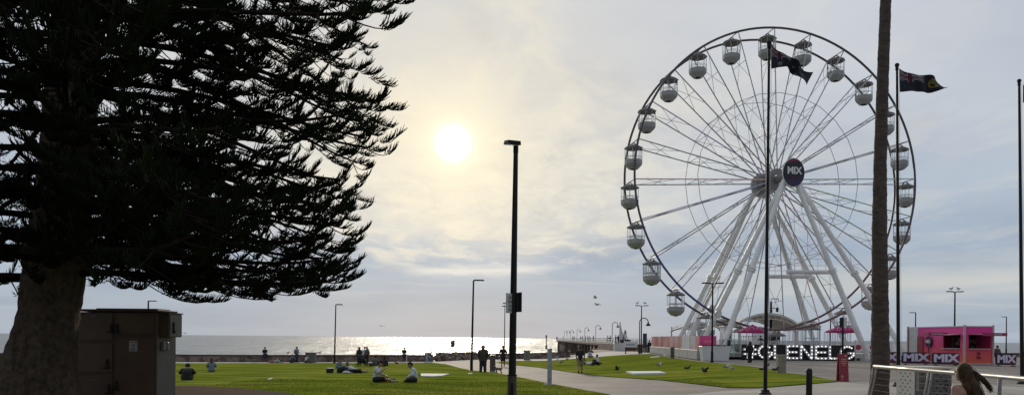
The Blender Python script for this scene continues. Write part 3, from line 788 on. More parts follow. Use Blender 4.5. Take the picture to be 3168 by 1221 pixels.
    b = MB(); add_text(b, 'MIX', .78, Matrix.Translation((0.02,-.15,.12)), .035, .02, 0, 1.12); b.build('lettering', mat('white_letter_paint', (.75,.75,.77), .4), sg)
    b = MB(); add_text(b, '102.3', .36, Matrix.Translation((0.02,-.135,-.38)), .01, .01, 0, 1.2); b.build('lettering', mat('dull_red_letter_paint', (.16,.02,.04), .5), sg)
    # support legs
    M_leg = mat('leg_white_paint', (.82,.83,.82), .4, 0, .10, 1.2)
    fl = loc(P(2440,560,74.6)); rl = C0+Vector((0,2.6,0)); fl = C0+Vector((0,-3.6,-.1))
    bases = [(2222,71.6,0),(2690,72.2,0),(2148,75.5,0),(2812,76.5,0),(2110,83.5,1),(2076,86.5,1),(2535,83.0,1),(2640,86.0,1)]
    for px, Y, rear in bases:
        q = GY(px, Y); q = loc(q); h = (rl if rear else fl).copy()
        h.x += .35 if q.x > h.x else -.35
        b = MB(); d = q-h; k = .52; mid = h+d*k
        b.tube(h, mid, .235, .26, 14); b.tube(mid, q, .27, .27, 14)
        for kk in (-.006, .006): b.tube(mid+d*(kk-.004), mid+d*(kk+.004), .40, .40, 14)
        b.lathe(q, [(.6,0),(.6,.12)], 8); b.box(q+Vector((0,0,.10)), (1.3,1.3,.2))
        leg = b.build('support_leg', M_leg, t, smooth=True, auto=35)
        if (px, rear) in ((2148,0),(2110,1)):
            lb = MB(); side = Vector((0,0,1)).cross(d).normalized(); upv = d.normalized().cross(side)
            if upv.z < 0: upv = -upv
            for sg_ in (-.24,.24): lb.tube(h+d*.1+upv*.42+side*sg_, q-d*.03+upv*.42+side*sg_, .03, None, 5)
            for i in range(62): p = h+d*(.1+.86*i/62)+upv*.42; lb.tube(p-side*.24, p+side*.24, .022, None, 4)
            lb.build('ladder', M_white, leg)
    # maintenance beams with cage
    for px0, px1, py, Y, cage in ((2434,2578,841,74.5,1),(2377,2500,855,80.5,1)):
        p0, p1 = loc(P(px0,py,Y)), loc(P(px1,py,Y)); b = MB(); b.tube(p0, p1, .22, None, 10)
        for k in range(6):
            q = p0.lerp(p1, k/6)
            b.tube(q, q+Vector((0,0,1.3)), .025, None, 4)
        for z in (.65, 1.3): b.tube(p0+Vector((0,0,z)), p0.lerp(p1,.85)+Vector((0,0,z)), .025, None, 4)
        b.build('cross_beam', M_white, t)
    # floodlights at the foot
    for px, py, Y in ((2218,970,73.2),(2197,955,75.5)):
        p = loc(P(px,py,Y)); b = MB(); b.lathe(p, [(.16,-.3),(.46,.18),(.46,.24)], 16, 0, True, Matrix.Rotation(R(95),3,'X') @ Matrix.Rotation(.5,3,'Y'))
        fo = b.build('floodlight', M_whited, t)
    # cabins
    oct_ = lambda rs, ph=PI/8: None
    gl = clear_glass('cabin_glazing', (.97,.98,.98), .05)
    M_tub = mat('cabin_shell_white', (.35,.355,.35), .45, 0, .10, 2.5); M_roof = mat('cabin_roof_grey', (.17,.165,.16), .6, 0, .15, 2)
    M_cage = mat('cabin_rail_white', (.55,.56,.56), .4, .2, .1, 3)
    def cabin(kind):
        n = 8; ph = PI/8
        b = MB(); b.lathe((0,0,0), [(.28,-2.92),(.50,-2.92),(.84,-2.60),(.93,-2.45),(.94,-2.08),(.90,-2.05),(.86,-2.3),(.40,-2.5)], n, 0, True, None, ph)
        b.lathe((0,0,0), [(.12,-3.0),(.2,-3.0),(.3,-2.92)], n, 1, True, None, ph)
        tub = b.build('gondola', [M_tub, M_dark], t)
        r = MB(); r.lathe((0,0,0), [(.05,-.86),(.98,-.86),(1.02,-.83),(1.0,-.78),(.66,-.60),(.34,-.50),(.05,-.48)], n, 0, False, None, ph)
        r.tube((0,-.62,-.58),(0,0,.02),.05,.045,6); r.tube((0,.62,-.58),(0,0,.02),.05,.045,6)
        r.tube((-.45,0,-.54),(0,0,.02),.04,.04,6); r.tube((.45,0,-.54),(0,0,.02),.04,.04,6)
        r.build('roof', M_roof, tub)
        c = MB()
        for k in range(8):
            a = 2*PI*k/8+ph; x, y = math.cos(a), math.sin(a)
            c.tube((.91*x,.91*y,-2.08),(.90*x,.90*y,-.86),.024,None,5)
        for z, rad in ((-2.06,.92),(-1.72,.91),(-.88,.91)):
            c.path([(rad*math.cos(2*PI*k/8+ph), rad*math.sin(2*PI*k/8+ph), z) for k in range(8)], .026, 5, closed=True)
        for k in range(8):   # seat backs and inner bars
            a = 2*PI*k/8; c.tube((.62*math.cos(a),.62*math.sin(a),-2.2),(.62*math.cos(a),.62*math.sin(a),-1.75),.020,None,4)
        c.path([(.62*math.cos(2*PI*k/8), .62*math.sin(2*PI*k/8), -1.74) for k in range(8)], .028, 5, closed=True)
        c.tube((0,0,-2.45),(0,0,-.87),.035,None,6)
        if kind:
            for k in range(24):
                a = 2*PI*k/24; c.tube((.93*math.cos(a),.93*math.sin(a),-2.05),(.93*math.cos(a),.93*math.sin(a),-.87),.018,None,4)
            for z in (-1.8,-1.5,-1.2): c.path([(.93*math.cos(2*PI*k/16), .93*math.sin(2*PI*k/16), z) for k in range(16)], .016, 4, closed=True)
        c.build('rail_cage', M_cage, tub)
        g = MB(); g.lathe((0,0,0), [(.895,-2.05),(.89,-.87)], n, 0, False, None, ph); g.build('glazing', gl, tub)
        for ob in [tub]+list(tub.children):
            for v in ob.data.vertices:
                if v.co.z < -.3: v.co.z += .22
                v.co.x *= .95; v.co.y *= .95
        return tub
    proto = cabin(0); caged = cabin(1)
    used = {0:0, 1:0}
    rr = random.Random(4)
    for g in range(NG):
        a = PH0+2*PI*g/NG
        k = 1 if g == 8 else 0
        src = caged if k else proto
        if used[k] == 0: o = src
        else: o = copy_tree(src, t)
        used[k] += 1
        o.location = pt(Rr, a, 0); o.rotation_euler = (0,0,rr.uniform(-.12,.12))
    # loading deck
    b = MB()
    c0, c1 = GY(2262,72.2), GY(2662,72.2)
    return t
WHEEL = wheel()
# ------------------------------------------------------------------ street lamps
def base_at(px, py): return G(px, py)
def big_lamp():
    Y = 19.0; b0 = GY(1585, Y); top = P(1596, 452, Y)
    t = thing('street_lamp', 'tall near black lamp post with square flat head and two small sign plates', 'street lamp', b0); o = t.location
    b = MB(); tp = top-o; k = .135
    b.tube((0,0,0), tp*k, .118, .112, 16); b.tube(tp*k, tp, .098, .058, 16)
    b.tube(tp*(k-.004), tp*(k+.002), .125, .125, 16); b.box((0,-.117,.5),(.07,.02,.42)); b.tube(tp*.975, tp*1.0, .066, .066, 12)
    b.build('pole', [M_black], t, smooth=True, auto=40)
    s = MB(); s.tube((0,0,0.03), tp*k*.99, .1215, .1155, 16); s.build('base_sleeve', mat('worn_brown_sleeve', (.075,.062,.055), .5, .3, .3, 5, stretch=(1,1,.3)), t, smooth=True, auto=40)
    h = MB(); rot = Matrix.Rotation(.35,3,'Z') @ Matrix.Rotation(R(10),3,'X')
    h.box(tp+Vector((-.09,-.05,.07)), (.36,.34,.10), 0, 0, rot, .92); h.box(tp+Vector((-.09,-.052,.015)), (.30,.28,.012), 0, 1, rot)
    h.build('lamp_head', [M_black, mat('lamp_lens', (.25,.24,.22), .3)], t)
    zc = P(1580,938,Y)-o
    p = MB(); pr = Matrix.Rotation(R(62),3,'Z'); p.box((zc.x-.02, -.16, zc.z), (.40,.012,.50), 0, 0, pr)
    pl = p.build('sign_plate', mat('pale_sign_face', (.45,.46,.47), .5), t)
    q = MB()
    for i,z in enumerate((.15,.04,-.07,-.16)): q.box(Vector((zc.x-.02,-.16,zc.z+z))+pr@Vector((0,-.010,0)), (.12+.05*(i%2),.006,.05), 0, 0, pr)
    q.build('lettering', M_grey, pl)
    p = MB(); zc = P(1601,934,Y)-o; pr = Matrix.Rotation(R(-60),3,'Z'); p.box((zc.x+.02,.02,zc.z),(.34,.012,.50),0,0,pr); p.box((zc.x-.05,.03,zc.z+.2),(.2,.03,.03)); p.box((zc.x-.05,.03,zc.z-.2),(.2,.03,.03))
    p.build('sign_plate', M_dark, t)
big_lamp()
def lamp(px, Y, top_py, label, kind, r=.075, group='lamp posts along the foreshore', lean=0.0, base=None):
    b0 = GY(px, Y) if base is None else base; hh = P(px, top_py, Y).z-b0.z
    t = thing('lamp_post', label, 'street lamp', b0, 0, group)
    b = MB(); b.tube((0,0,0),(lean,0,hh),r*1.15,r*.75,10); b.tube((0,0,0),(0,0,.06),r*2.2,r*2.2,10); b.tube((0,0,.06),(0,0,.9),r*1.45,r*1.4,10)
    b.build('pole', M_black, t, smooth=True, auto=40)
    def head(c, w, d=.26, th=.09, tilt=0):
        m = MB(); m.box(c, (w,d,th), 0, 0, Matrix.Rotation(tilt,3,'Y'), .8); m.box((c[0],c[1],c[2]-th/2-.004),(w*.8,d*.7,.006),0,1)
        m.build('lamp_head', [M_black, mat('lamp_lens', (.25,.24,.22), .3)], t)
    if kind == 'R': head((lean+.38,0,hh), .82)
    if kind == 'L': head((lean-.38,0,hh), .82)
    if kind == 'T':
        head((lean-.52,0,hh+.03), .85, tilt=.05); head((lean+.52,0,hh+.03), .85, tilt=-.05)
        m = MB(); m.tube((lean-.2,0,hh-.02),(lean+.2,0,hh-.02),.04,None,6); m.build('bracket', M_black, t)
    if kind == 't': head((lean,0,hh), .75)
    if kind == 'F': head((.45,0,hh), 1.0); head((.35,0,hh-.95), .7)
    return t
lamp(1035.5, 73, 941, 'single arm black lamp post on the left lawn edge, left of the pram', 'R', .07, lean=.08)
lb = lamp(1459.5, 53.2, 866, 'single arm black lamp post beside the path, left of the man in a jacket', 'R', .075, lean=.09)
lamp(1561, 87, 946, 'thin lamp post behind the path with one gull on its flat top', 't', .055)
lamp(1984, 97, 945, 'twin head lamp post at the far lawn corner with gulls on it', 'T', .08)
lamp(2203.5, 61.5, 876, 'twin head lamp post at the white planter in front of the wheel', 'T', .075)
lamp(2953, 80, 902, 'twin head lamp post rising behind the pink kiosk, gulls on top', 'T', .09)
lamp(2832, 95, 966, 'single arm lamp post between palm and kiosk, beyond the kiosk roof', 'L', .085)
lamp(3113, 118, 979, 'single arm lamp post on the far right by the sea', 'L', .09)
lamp(458, 80, 930, 'small lamp post with two stubby arms above the cabinet roof', 'F', .10)
lamp(2569, 96, 950, 'twin head lamp post seen between the right legs of the wheel', 'T', .08)
t = lamp(2384.5, 92, 932, 'dark stubby post with a thin crooked arm behind the arched canopy', 'none', .17)
m = MB(); hh = P(2384.5,932,92).z-GY(2384.5,92).z
m.path([(0,0,hh),(0,0,hh+.35),(.9,0,hh+.35),(.95,0,hh+.1)], .05, 6); m.build('bent_arm', M_black, t); m = MB(); m.box((.75,0,hh-1.0),(.25,.25,.55)); m.tube((.1,0,hh-.8),(.7,0,hh-.8),.04,None,6); m.build('side_camera', M_black, t)
# ------------------------------------------------------------------ flagpoles and flags
def flagpole(px, Y, top_py, rb, label):
    b0 = GY(px[0], Y); top = P(px[1], top_py, Y)
    t = thing('flagpole', label, 'flagpole', b0, 0, 'dark flagpoles on the square'); o = t.location; tp = top-o
    b = MB(); b.tube((0,0,0), tp, rb, rb*.62, 14); b.build('pole', M_black, t, smooth=True, auto=40)
    b = MB(); b.lathe((0,0,0), [(.02,0),(.20,0),(.20,.05),(.14,.10),(.085,.11)], 16); b.lathe((0,0,0),[(.155,.05),(.155,.16),(.09,.17)],4,0,True,None,PI/4); b.build('base_plate', M_black, t)
    b = MB(); b.ball(tp+Vector((0,0,.06)), .085, 12, 8); b.tube(tp-Vector((0,0,.12)), tp, .06, .06, 10); b.build('finial', M_black, t, smooth=True)
    b = MB(); b.tube(Vector((.075,-.05,1.2)), tp+Vector((.07,-.03,-.1)), .006, None, 4); b.box((.07,-.06,1.25),(.04,.05,.14)); b.build('halyard', M_whited, t)
    return t
flagpole((2369,2379.5), 24.8, 138, .066, 'black flagpole in front of the wheel flying a blue flag with stars')
flagpole((2781,2775), 28.0, 207, .07, 'black flagpole right of the palm flying a flag with a yellow badge')
flagpole((3164,3153), 30.6, 255, .08, 'black flagpole at the right edge of the picture')
def flag(name, label, Y, top, bot, design, off=(0,0,0), NU=64, NV=30):
    """cloth between two edge curves (pixels at depth Y turned into metres), rippled in depth"""
    def curve(pts, u):
        x = u*(len(pts)-1); i = min(int(x), len(pts)-2); f = x-i
        p0, p1, p2, p3 = [Vector((*pts[min(max(j,0),len(pts)-1)],0)) for j in (i-1,i,i+1,i+2)]
        return .5*((2*p1)+(p2-p0)*f+(2*p0-5*p1+4*p2-p3)*f*f+(3*p1-p0-3*p2+p3)*f**3)
    mb = MB()
    org = P(*top[0], Y)
    for i in range(NU+1):
        u = i/NU; a, b = curve(top,u), curve(bot,u)
        for j in range(NV+1):
            v = j/NV; q = a.lerp(b, v); w = P(q.x, q.y, Y)
            w.y += (.16*math.sin(u*9+v*2.2)+.07*math.sin(u*17-v*4))*min(1,u*3)-.02
            mb.v.append(tuple(w-org))
    for i in range(NU):
        for j in range(NV):
            k = i*(NV+1)+j; mb.f.append((k, k+1, k+NV+2, k+NV+1)); mb.m.append(design((i+.5)/NU, (j+.5)/NV))
    ms = [mat('flag_navy', (.010,.012,.028), .8, 0, .2, 3, trans=.10), mat('flag_white', (.24,.24,.26), .8, 0, .1, 3, trans=.10), mat('flag_red', (.085,.014,.022), .8, 0, .1, 3, trans=.10), mat('flag_yellow', (.23,.175,.025), .8, 0, .1, 3, trans=.10)]
    o = mb.build(name, ms, None, smooth=True); o.location = org
    sd = o.modifiers.new('thickness', 'SOLIDIFY'); sd.thickness = .006; sd.offset = 0
    return tag(o, label, 'flag', 'flags on the flagpoles')
def jack(u, v):
    x, y = u*2-1, v*2-1
    if abs(x) < .10 or abs(y) < .2: return 2
    if abs(x) < .17 or abs(y) < .34: return 1
    dd = min(abs(y-x), abs(y+x))
    return 2 if dd < .09 else 1 if dd < .26 else 0
def star(u, v, cx, cy, r, asp=2.0, n=7):
    dx, dy = (u-cx)*asp, v-cy; a = math.atan2(dy,dx); rr = math.hypot(dx,dy)
    return rr < r*(.55+.45*math.cos(n*a))
def des1(u, v):
    if u < .5 and v < .5: return jack(u*2, v*2)
    if star(u,v,.25,.76,.14): return 1
    for cx,cy,r in ((.75,.2,.075),(.75,.83,.075),(.64,.47,.075),(.86,.42,.075),(.80,.55,.05)):
        if star(u,v,cx,cy,r): return 1
    return 0
def des2(u, v):
    if u < .5 and v < .5: return jack(u*2, v*2)
    dx, dy = (u-.74)*2, v-.40; r = math.hypot(dx,dy)
    if .20 < r < .27: return 3
    if r < .2 and (abs(dx-.25*math.sin(dy*14)*.35) < .045 or (abs(dy) < .04 and dx < 0)): return 3
    return 0
flag('flag', 'dark blue flag with stars and crossed red and white canton, drooping before the wheel', 24.8, [(2384,133),(2412,158),(2445,182),(2480,203),(2515,224)], [(2385,213),(2412,212),(2436,209),(2462,230),(2490,268)], des1)
flag('flag', 'dark blue flag with a yellow round badge streaming right of the palm', 28.0, [(2781,213),(2808,222),(2838,234),(2872,237),(2903,243),(2925,273)], [(2783,285),(2812,285),(2838,286),(2872,284),(2903,281),(2925,275)], des2)
flag('flag', 'dark flag mostly cut off at the right edge of the picture', 30.6, [(3164,257),(3180,268),(3205,276),(3230,290)], [(3164,318),(3185,316),(3205,318),(3230,330)], lambda u,v: jack(u*2,v*2) if u<.5 and v<.5 else 0)
# ------------------------------------------------------------------ electrical cabinet
def cabinet():
    Y = 17.0; x0, x1 = P(228,1100,Y).x, P(483,1100,Y).x; zt = P(300,960,Y).z; D = 1.0
    g0 = gz((x0+x1)/2, Y+.5); t = thing('electrical_cabinet', 'large brown metal cabinet with panel doors beside the pine trunk', 'cabinet', ((x0+x1)/2, Y+D/2, g0))
    W = x1-x0; Hh = zt-g0
    M_cab = mat('brown_cabinet_paint', (.088,.056,.033), .55, 0, .22, 2.2, .15, 25); M_door = mat('brown_door_paint', (.118,.071,.042), .5, 0, .22, 1.6); M_side = mat('grey_cabinet_side', (.105,.095,.080), .6, 0, .2, 2)
    b = MB(); b.bbox((0,0,Hh/2-.02), (W,D,Hh-.02), 0, 0, .015); b.box((0,0,-.03),(W+.12,D+.12,.14),0,1); b.build('body', [M_cab, M_conc], t)
    b = MB(); b.bbox((.02,0,Hh+.012), (W+.02,D+.03,.05), 0, 0, .01); b.box((.12,.1,Hh+.052),(W*.74,D*.7,.03)); b.build('roof', M_cab, t)
    b = MB(); b.box((W/2+.004,0,Hh/2),(.008,D-.06,Hh-.1)); b.build('side_panel', M_side, t)
    def px2x(px): return P(px,1100,Y).x-(x0+x1)/2
    def py2z(py): return P(350,py,Y).z-g0
    def door(pxa, pxb, pya, pyb, hx, hz):
        xa, xb = px2x(pxa)+.016, px2x(pxb)-.016; za, zb = py2z(pyb)+.018, py2z(pya)-.018
        m = MB(); m.bbox(((xa+xb)/2, -D/2-.012, (za+zb)/2), (xb-xa, .024, zb-za), 0, 0, .006)
        for zz in (za+.12, zb-.12): m.tube((xa+.01,-D/2-.03,zz-.05),(xa+.01,-D/2-.03,zz+.05),.012,None,6)
        d = m.build('door', M_door, t)
        h = MB(); hx_, hz_ = px2x(hx), py2z(hz); h.bbox((hx_,-D/2-.04,hz_),(.05,.03,.20),0,0,.008); h.box((hx_+.01,-D/2-.06,hz_-.03),(.03,.02,.14)); h.box((hx_-.01,-D/2-.05,hz_-.1),(.14,.03,.04)); h.build('handle', M_dark, d)
        return d
    d1 = door(234,351,968,1054,346,1013); d2 = door(234,351,1059,1153,334,1123); d3 = door(234,351,1158,1270,340,1200)
    d4 = door(355,479,968,1035,363,1013); d5 = door(355,479,1041,1290,362,1188)
    b = MB(); b.box((px2x(414),-D/2-.028,py2z(1071)),(.19,.006,.20)); b.box((px2x(414),-D/2-.028,py2z(1054)),(.19,.006,.03)); 
    s = b.build('label_plate', mat('label_white', (.42,.42,.40), .5), d5)
    b = MB(); b.box((px2x(292),-D/2-.028,py2z(978)),(.15,.006,.08)); b.box((px2x(418),-D/2-.028,py2z(974)),(.12,.006,.025)); b.box((px2x(288),-D/2-.028,py2z(1075)),(.16,.006,.02)); b.box((px2x(284),-D/2-.028,py2z(1174)),(.18,.006,.03)); b.build('label_plate', mat('label_dull', (.13,.12,.12), .5), t)
    b = MB(); b.box((px2x(414),-D/2-.032,py2z(1066)),(.05,.004,.05)); b.box((px2x(414),-D/2-.032,py2z(1079)),(.09,.004,.04)); b.build('lettering', M_grey, s)
    # meter box hung on the side
    Yb = Y+.35; a, c = P(499,1006,Yb), P(563,1006,Yb); zt2, zb2 = P(540,970,Yb).z-g0, P(540,1042,Yb).z-g0
    zm = (zt2+zb2)/2
    b = MB(); b.bbox((W/2+.12,-.05,zm),(.23,.66,zt2-zb2),0,0,.012); b.box((W/2+.12,-.05,zt2+.012),(.27,.72,.025)); mb_ = b.build('meter_box', M_cab, t)
    b = MB(); b.box((W/2+.243,-.05,zm),(.014,.60,zt2-zb2-.05)); dd = b.build('door', mat('pale_meter_door', (.15,.135,.115), .55, 0, .15, 3), mb_)
    b = MB(); b.box((W/2+.262,-.20,zm-.05),(.03,.05,.26)); b.box((W/2+.262,-.18,zm-.15),(.03,.13,.06)); b.build('handle', M_dark, dd)
    b = MB()
    for dy in (-.25,-.08): b.bbox((W/2+.05,dy,P(515,1070,Y+.3).z-g0),(.09,.12,.20),0,0,.02)
    b.build('outlet_cover', mat('pale_outlet_cover', (.20,.20,.19), .5), t)
cabinet()
# ------------------------------------------------------------------ small boxes, posts, benches on the foreshore
def ubox(name, label, px0, px1, py0, py1, m, group=None, depth=.7):
    q = G((px0+px1)/2, py1); Y = q.y; W = (px1-px0)/F*Y; hh = P(px0,py0,Y).z-q.z
    t = thing(name, label, 'cabinet', (q.x, q.y+depth/2, gz(q.x,q.y+depth/2)), 0, group)
    b = MB(); b.bbox((0,0,hh/2),(W,depth,hh),0,0,.03); b.build('body', m, t)
    b = MB(); b.bbox((0,0,hh+.02),(W+.07,depth+.07,.06),0,0,.02); b.build('lid', m, t)
    b = MB(); b.box((-W*.24,-depth/2-.012,hh*.5),(W*.44,.02,hh*.86)); b.box((W*.24,-depth/2-.012,hh*.5),(W*.44,.02,hh*.86)); d = b.build('door', m, t)
    b = MB(); b.box((-.05,-depth/2-.035,hh*.55),(.03,.03,.15)); b.build('handle', M_dark, d)
    return t
ubox('utility_box', 'grey utility box on the promenade behind people sitting by the seawall', 944, 974, 1090, 1121, mat('olive_grey_paint', (.13,.13,.11), .6, 0, .2, 2))
ubox('utility_box', 'grey utility box at the path junction, right of the runner', 1620, 1640, 1084, 1113, mat('warm_grey_paint', (.17,.165,.15), .6, 0, .2, 2))
ubox('utility_box', 'small pale box by the seawall, half hidden by the pine trunk', 24, 44, 1074, 1114, M_grey)
def post_box(name, label, cat, px0, px1, py0, py1, m, depth=None):
    q = G((px0+px1)/2, py1); W = (px1-px0)/F*q.y; hh = P(px0,py0,q.y).z-q.z
    b = MB(); b.bbox((0,0,hh/2-.02),(W,depth or W,hh+.04),0,0,.02); b.lathe((0,0,hh-.01),[(W*.46,0),(W*.40,.04),(.05,.05)],12)
    o = b.build(name, m); o.location = q; tag(o, label, cat); return o
def pillar(name, label, px0, px1, py0, py1, m):
    q = G((px0+px1)/2, py1); W = (px1-px0)/F*q.y; hh = P(px0,py0,q.y).z-q.z
    t = thing(name, label, 'pillar', q)
    b = MB(); b.bbox((0,0,hh*.48),(W*.94,W*.7,hh*.98),0,0,.03); b.build('shaft', m, t)
    b = MB(); b.bbox((0,0,hh-.03),(W,W*.76,.10),0,0,.03); b.build('cap', m, t)
    b = MB(); b.box((W*.2,-W*.35-.006,hh*.7),(W*.3,.012,hh*.14)); b.build('plaque', M_grey, t)
pillar('stone_pillar', 'pale stone pillar standing in front of the lit letters', 2402, 2430, 1097, 1154, mat('sandy_stone', (.30,.27,.21), .85, 0, .2, 4, .3, 30))
pillar('stone_pillar', 'small dark stone pillar against the pink banner fence', 2074, 2086, 1073, 1108, mat('dark_stone', (.12,.11,.10), .85, 0, .25, 4, .3, 30))
def steel_post():
    q = G(1700,1190.5); hh = P(1700,1079,q.y).z-q.z
    t = thing('square_post', 'grey galvanised square post at the path edge, right of the near lamp', 'post', q)
    b = MB(); b.bbox((0,0,hh/2),(.155,.155,hh),R(28),0,.012); b.build('shaft', M_galv, t); b = MB(); b.bbox((0,0,hh+.012),(.17,.17,.03),R(28),0,.01); b.build('cap', M_galv, t)
    b = MB(); b.bbox((0,0,.045),(.46,.40,.05),0.1,0,.01); b.build('footing', M_conc, t)
steel_post()
def bollard():
    Y = 14.6; q = GY(2504.5,Y); hh = P(2504.5,1137,Y).z-q.z; r = 9.2/F*Y
    t = thing('bollard', 'black round topped bollard on the near plaza', 'bollard', q)
    b = MB(); b.lathe((0,0,0),[(r,0),(r,hh-r*.9),(r*.93,hh-r*.5),(r*.7,hh-r*.2),(r*.35,hh-.008),(.005,hh)],20); b.build('shaft', M_black, t, smooth=True)
    b = MB(); b.lathe((0,0,0),[(r*1.04,hh-r*1.6),(r*1.05,hh-r*1.5),(r*1.04,hh-r*1.3)],20,0,False); b.lathe((0,0,0),[(r*1.7,0.01),(r*1.7,.03),(r,.04)],20); b.build('collar', M_dark, t)
bollard()
def bench(px0, px1, py0, py1, label):
    q = G((px0+px1)/2, py1); W = (px1-px0)/F*q.y; k = min(1.0,(P(px0,py0,q.y).z-q.z)/.85)
    t = thing('park_bench', label, 'bench', q, 0, 'wooden benches along the promenade'); Mw = mat('brown_bench_timber', (.075,.035,.022), .6, 0, .3, 3, stretch=(.3,1,1))
    b = MB()
    for i in range(3): b.box((0,.12+.14*i,.44*k),(W,.12,.04))
    b.build('seat', Mw, t)
    b = MB()
    for i in range(3): b.box((0,.02-.02*i,(.56+.12*i)*k),(W,.03,.10*k))
    b.build('backrest', Mw, t)
    for s in (-1,1):
        b = MB(); x = s*(W/2-.1); b.box((x,.04,.40*k),(.07,.07,.80*k)); b.box((x,.42,.21*k),(.07,.07,.42*k)); b.box((x,.24,.40*k),(.06,.40,.05)); b.build('leg', M_black, t)
bench(1934,1980,1073,1094,'brown timber bench beside the white planters near the jetty')
bench(1742,1790,1085,1101,'brown timber bench at the lawn edge behind the walking man')
bench(1537,1592,1092,1112,'brown timber bench behind the runner on the promenade')
def sign_post_sea():
    Y = 96; x = P(1401,1070,Y).x; q = Vector((x,Y,-2.9)); hh = P(1401,1052,Y).z-q.z
    t = thing('beach_sign', 'beach notice on a thin pole against the glittering sea', 'sign', q)
    b = MB(); b.tube((0,0,0),(0,0,hh),.05,None,8); b.build('pole', M_grey, t); b = MB(); b.bbox((0,-.07,hh-.42),(.52,.04,.86),0,0,.01); b.build('sign_board', M_timber, t)
sign_post_sea()
def rail_white():
    a, c = G(1258,1119.8), G(1322,1119.8); 
    t = thing('guard_rail', 'thin white guard rail against the seawall', 'rail', a); b = MB(); d = c-a; h = P(1290,1094,a.y).z-a.z
    for k in (0,.98): b.tube(d*k, d*k+Vector((0,0,h)), .035, None, 6)
    b.build('post', M_white, t); b = MB(); b.tube(Vector((-.6,0,h)), d+Vector((0,0,h)), .035, None, 6); b.build('top_rail', M_white, t)
    q = G(1325,1119.5); t = thing('notice_board', 'small blue grey notice board at the seawall end with white arc', 'sign', q)
    W = 22/F*q.y; hh = P(1325,1090,q.y).z-q.z; b = MB(); b.bbox((0,0,hh*.55),(W,.06,hh*.9),0,0,.02); b.box((-W*.4,.02,.2),(.05,.05,.4)); b.box((W*.4,.02,.2),(.05,.05,.4)); b.build('board', mat('blue_grey_board', (.085,.10,.15), .5), t)
    b = MB(); b.path([(W*.3*math.cos(k/8*PI),-.045,hh*.42+hh*.28*math.sin(k/8*PI)) for k in range(9)], .03, 4); b.build('emblem', M_whited, t)
    q = G(1334,1119.2); o = MB().tube((0,0,0),(0,0,P(1334,1065,q.y).z-q.z),.04,None,6).build('slim_pole', M_grey); o.location = q; tag(o, 'slim bare pole beside the notice board at the seawall', 'pole')
rail_white()
def marker():
    Y = 420; x = P(1690,1040,Y).x; b = MB(); z0 = -5.0; h = P(1690,1036,Y).z-z0; b.tube((0,0,0),(0,0,h),.3,.25,8); b.box((0,0,h-.5),(.9,.3,1.2)); b.lathe((0,0,0),[(.6,0),(.6,2.5),(.3,2.6)],8); o = b.build('channel_marker', M_timber); o.location = (x,Y,z0); tag(o, 'lone channel marker pole standing in the sea left of the jetty', 'marker')
marker()
# ------------------------------------------------------------------ perforated litter bins
def perforated_bin(loc, W, D, Hh, label, letters=False, m_side=None, rows=6):
    t = thing('litter_bin', label, 'bin', loc, 0)
    Ms = mat('bin_bronze_panel', (.12,.11,.105), .55, .15, .18, 2); Mp = m_side or mat('bin_lit_side_tone', (.50,.48,.43), .5, .1, .08, 2)  # default left panel is paler: light falling on that face, put into its colour
    b = MB(); b.box((0,0,Hh*.5),(W-.05,D-.05,Hh-.1)); b.build('liner', M_dark, t)
    b = MB(); b.bbox((0,0,Hh-.02),(W+.03,D+.03,.05),0,0,.008); b.build('top', mat('bin_lit_top_tone', (.55,.50,.38), .35, .4, .1, 2), t)  # gold light on the top edge is painted into this colour
    def panel(name, rot, w, off, m, cols):
        M = Matrix.Rotation(rot,4,'Z') @ Matrix.Translation((0,-off,0))
        p = MB(); p.box(M @ Vector((0,0,Hh*.5-.03)), (w,.02,Hh-.10), rot)
        h = p; k = rows*2-1
        for i in range(k):
            z = Hh-.16-i*(Hh-.26)/k; cc = cols if i%2 == 0 else cols-1
            for j in range(cc):
                x = (j-(cc-1)/2)*w*.8/cols
                c = M @ Vector((x,-.0115,z))
                vs = [c+(M.to_3x3() @ Vector((.030*math.cos(a),-.001,.017*math.sin(a)))) for a in [2*PI*q/10 for q in range(10)]]
                h.add(vs, [tuple(range(10))], 1)
        return p.build(name, [m, M_dark], t)
    panel('front_panel', 0, W, D/2, Ms, 3 if W < .6 else 4); panel('side_panel', -PI/2, D, W/2, Mp, 3); panel('side_panel', PI/2, D, W/2, Ms, 3); panel('rear_panel', PI, W, D/2, Ms, 3)
    return t
Y = 17.0; qx0, qx1 = P(2831,1150,Y).x, P(2943,1150,Y).x; g0 = gz((qx0+qx1)/2, Y)
tb = perforated_bin(((qx0+qx1)/2, Y+.4, g0), qx1-qx0, .80, P(2880,1134,Y).z-g0, 'perforated metal litter bin, left panel coloured pale as if sunlit, dark front, behind the handrail')
lt = MB()
for i in range(7): add_line(lt, 1+(i%2), .10, Matrix.Translation(((qx1-qx0)*.36,-.414,.83-.115*i)), .8)
lt.build('lettering', M_dark, tb)
q = G(1521,1149); perforated_bin((q.x+.06,q.y+.2,q.z), .36, .36, P(1521,1097,q.y).z-q.z, 'grey perforated litter bin right beside the man in a jacket', m_side=mat('bin_grey_panel', (.16,.155,.15), .5, .2, .1, 2), rows=5)
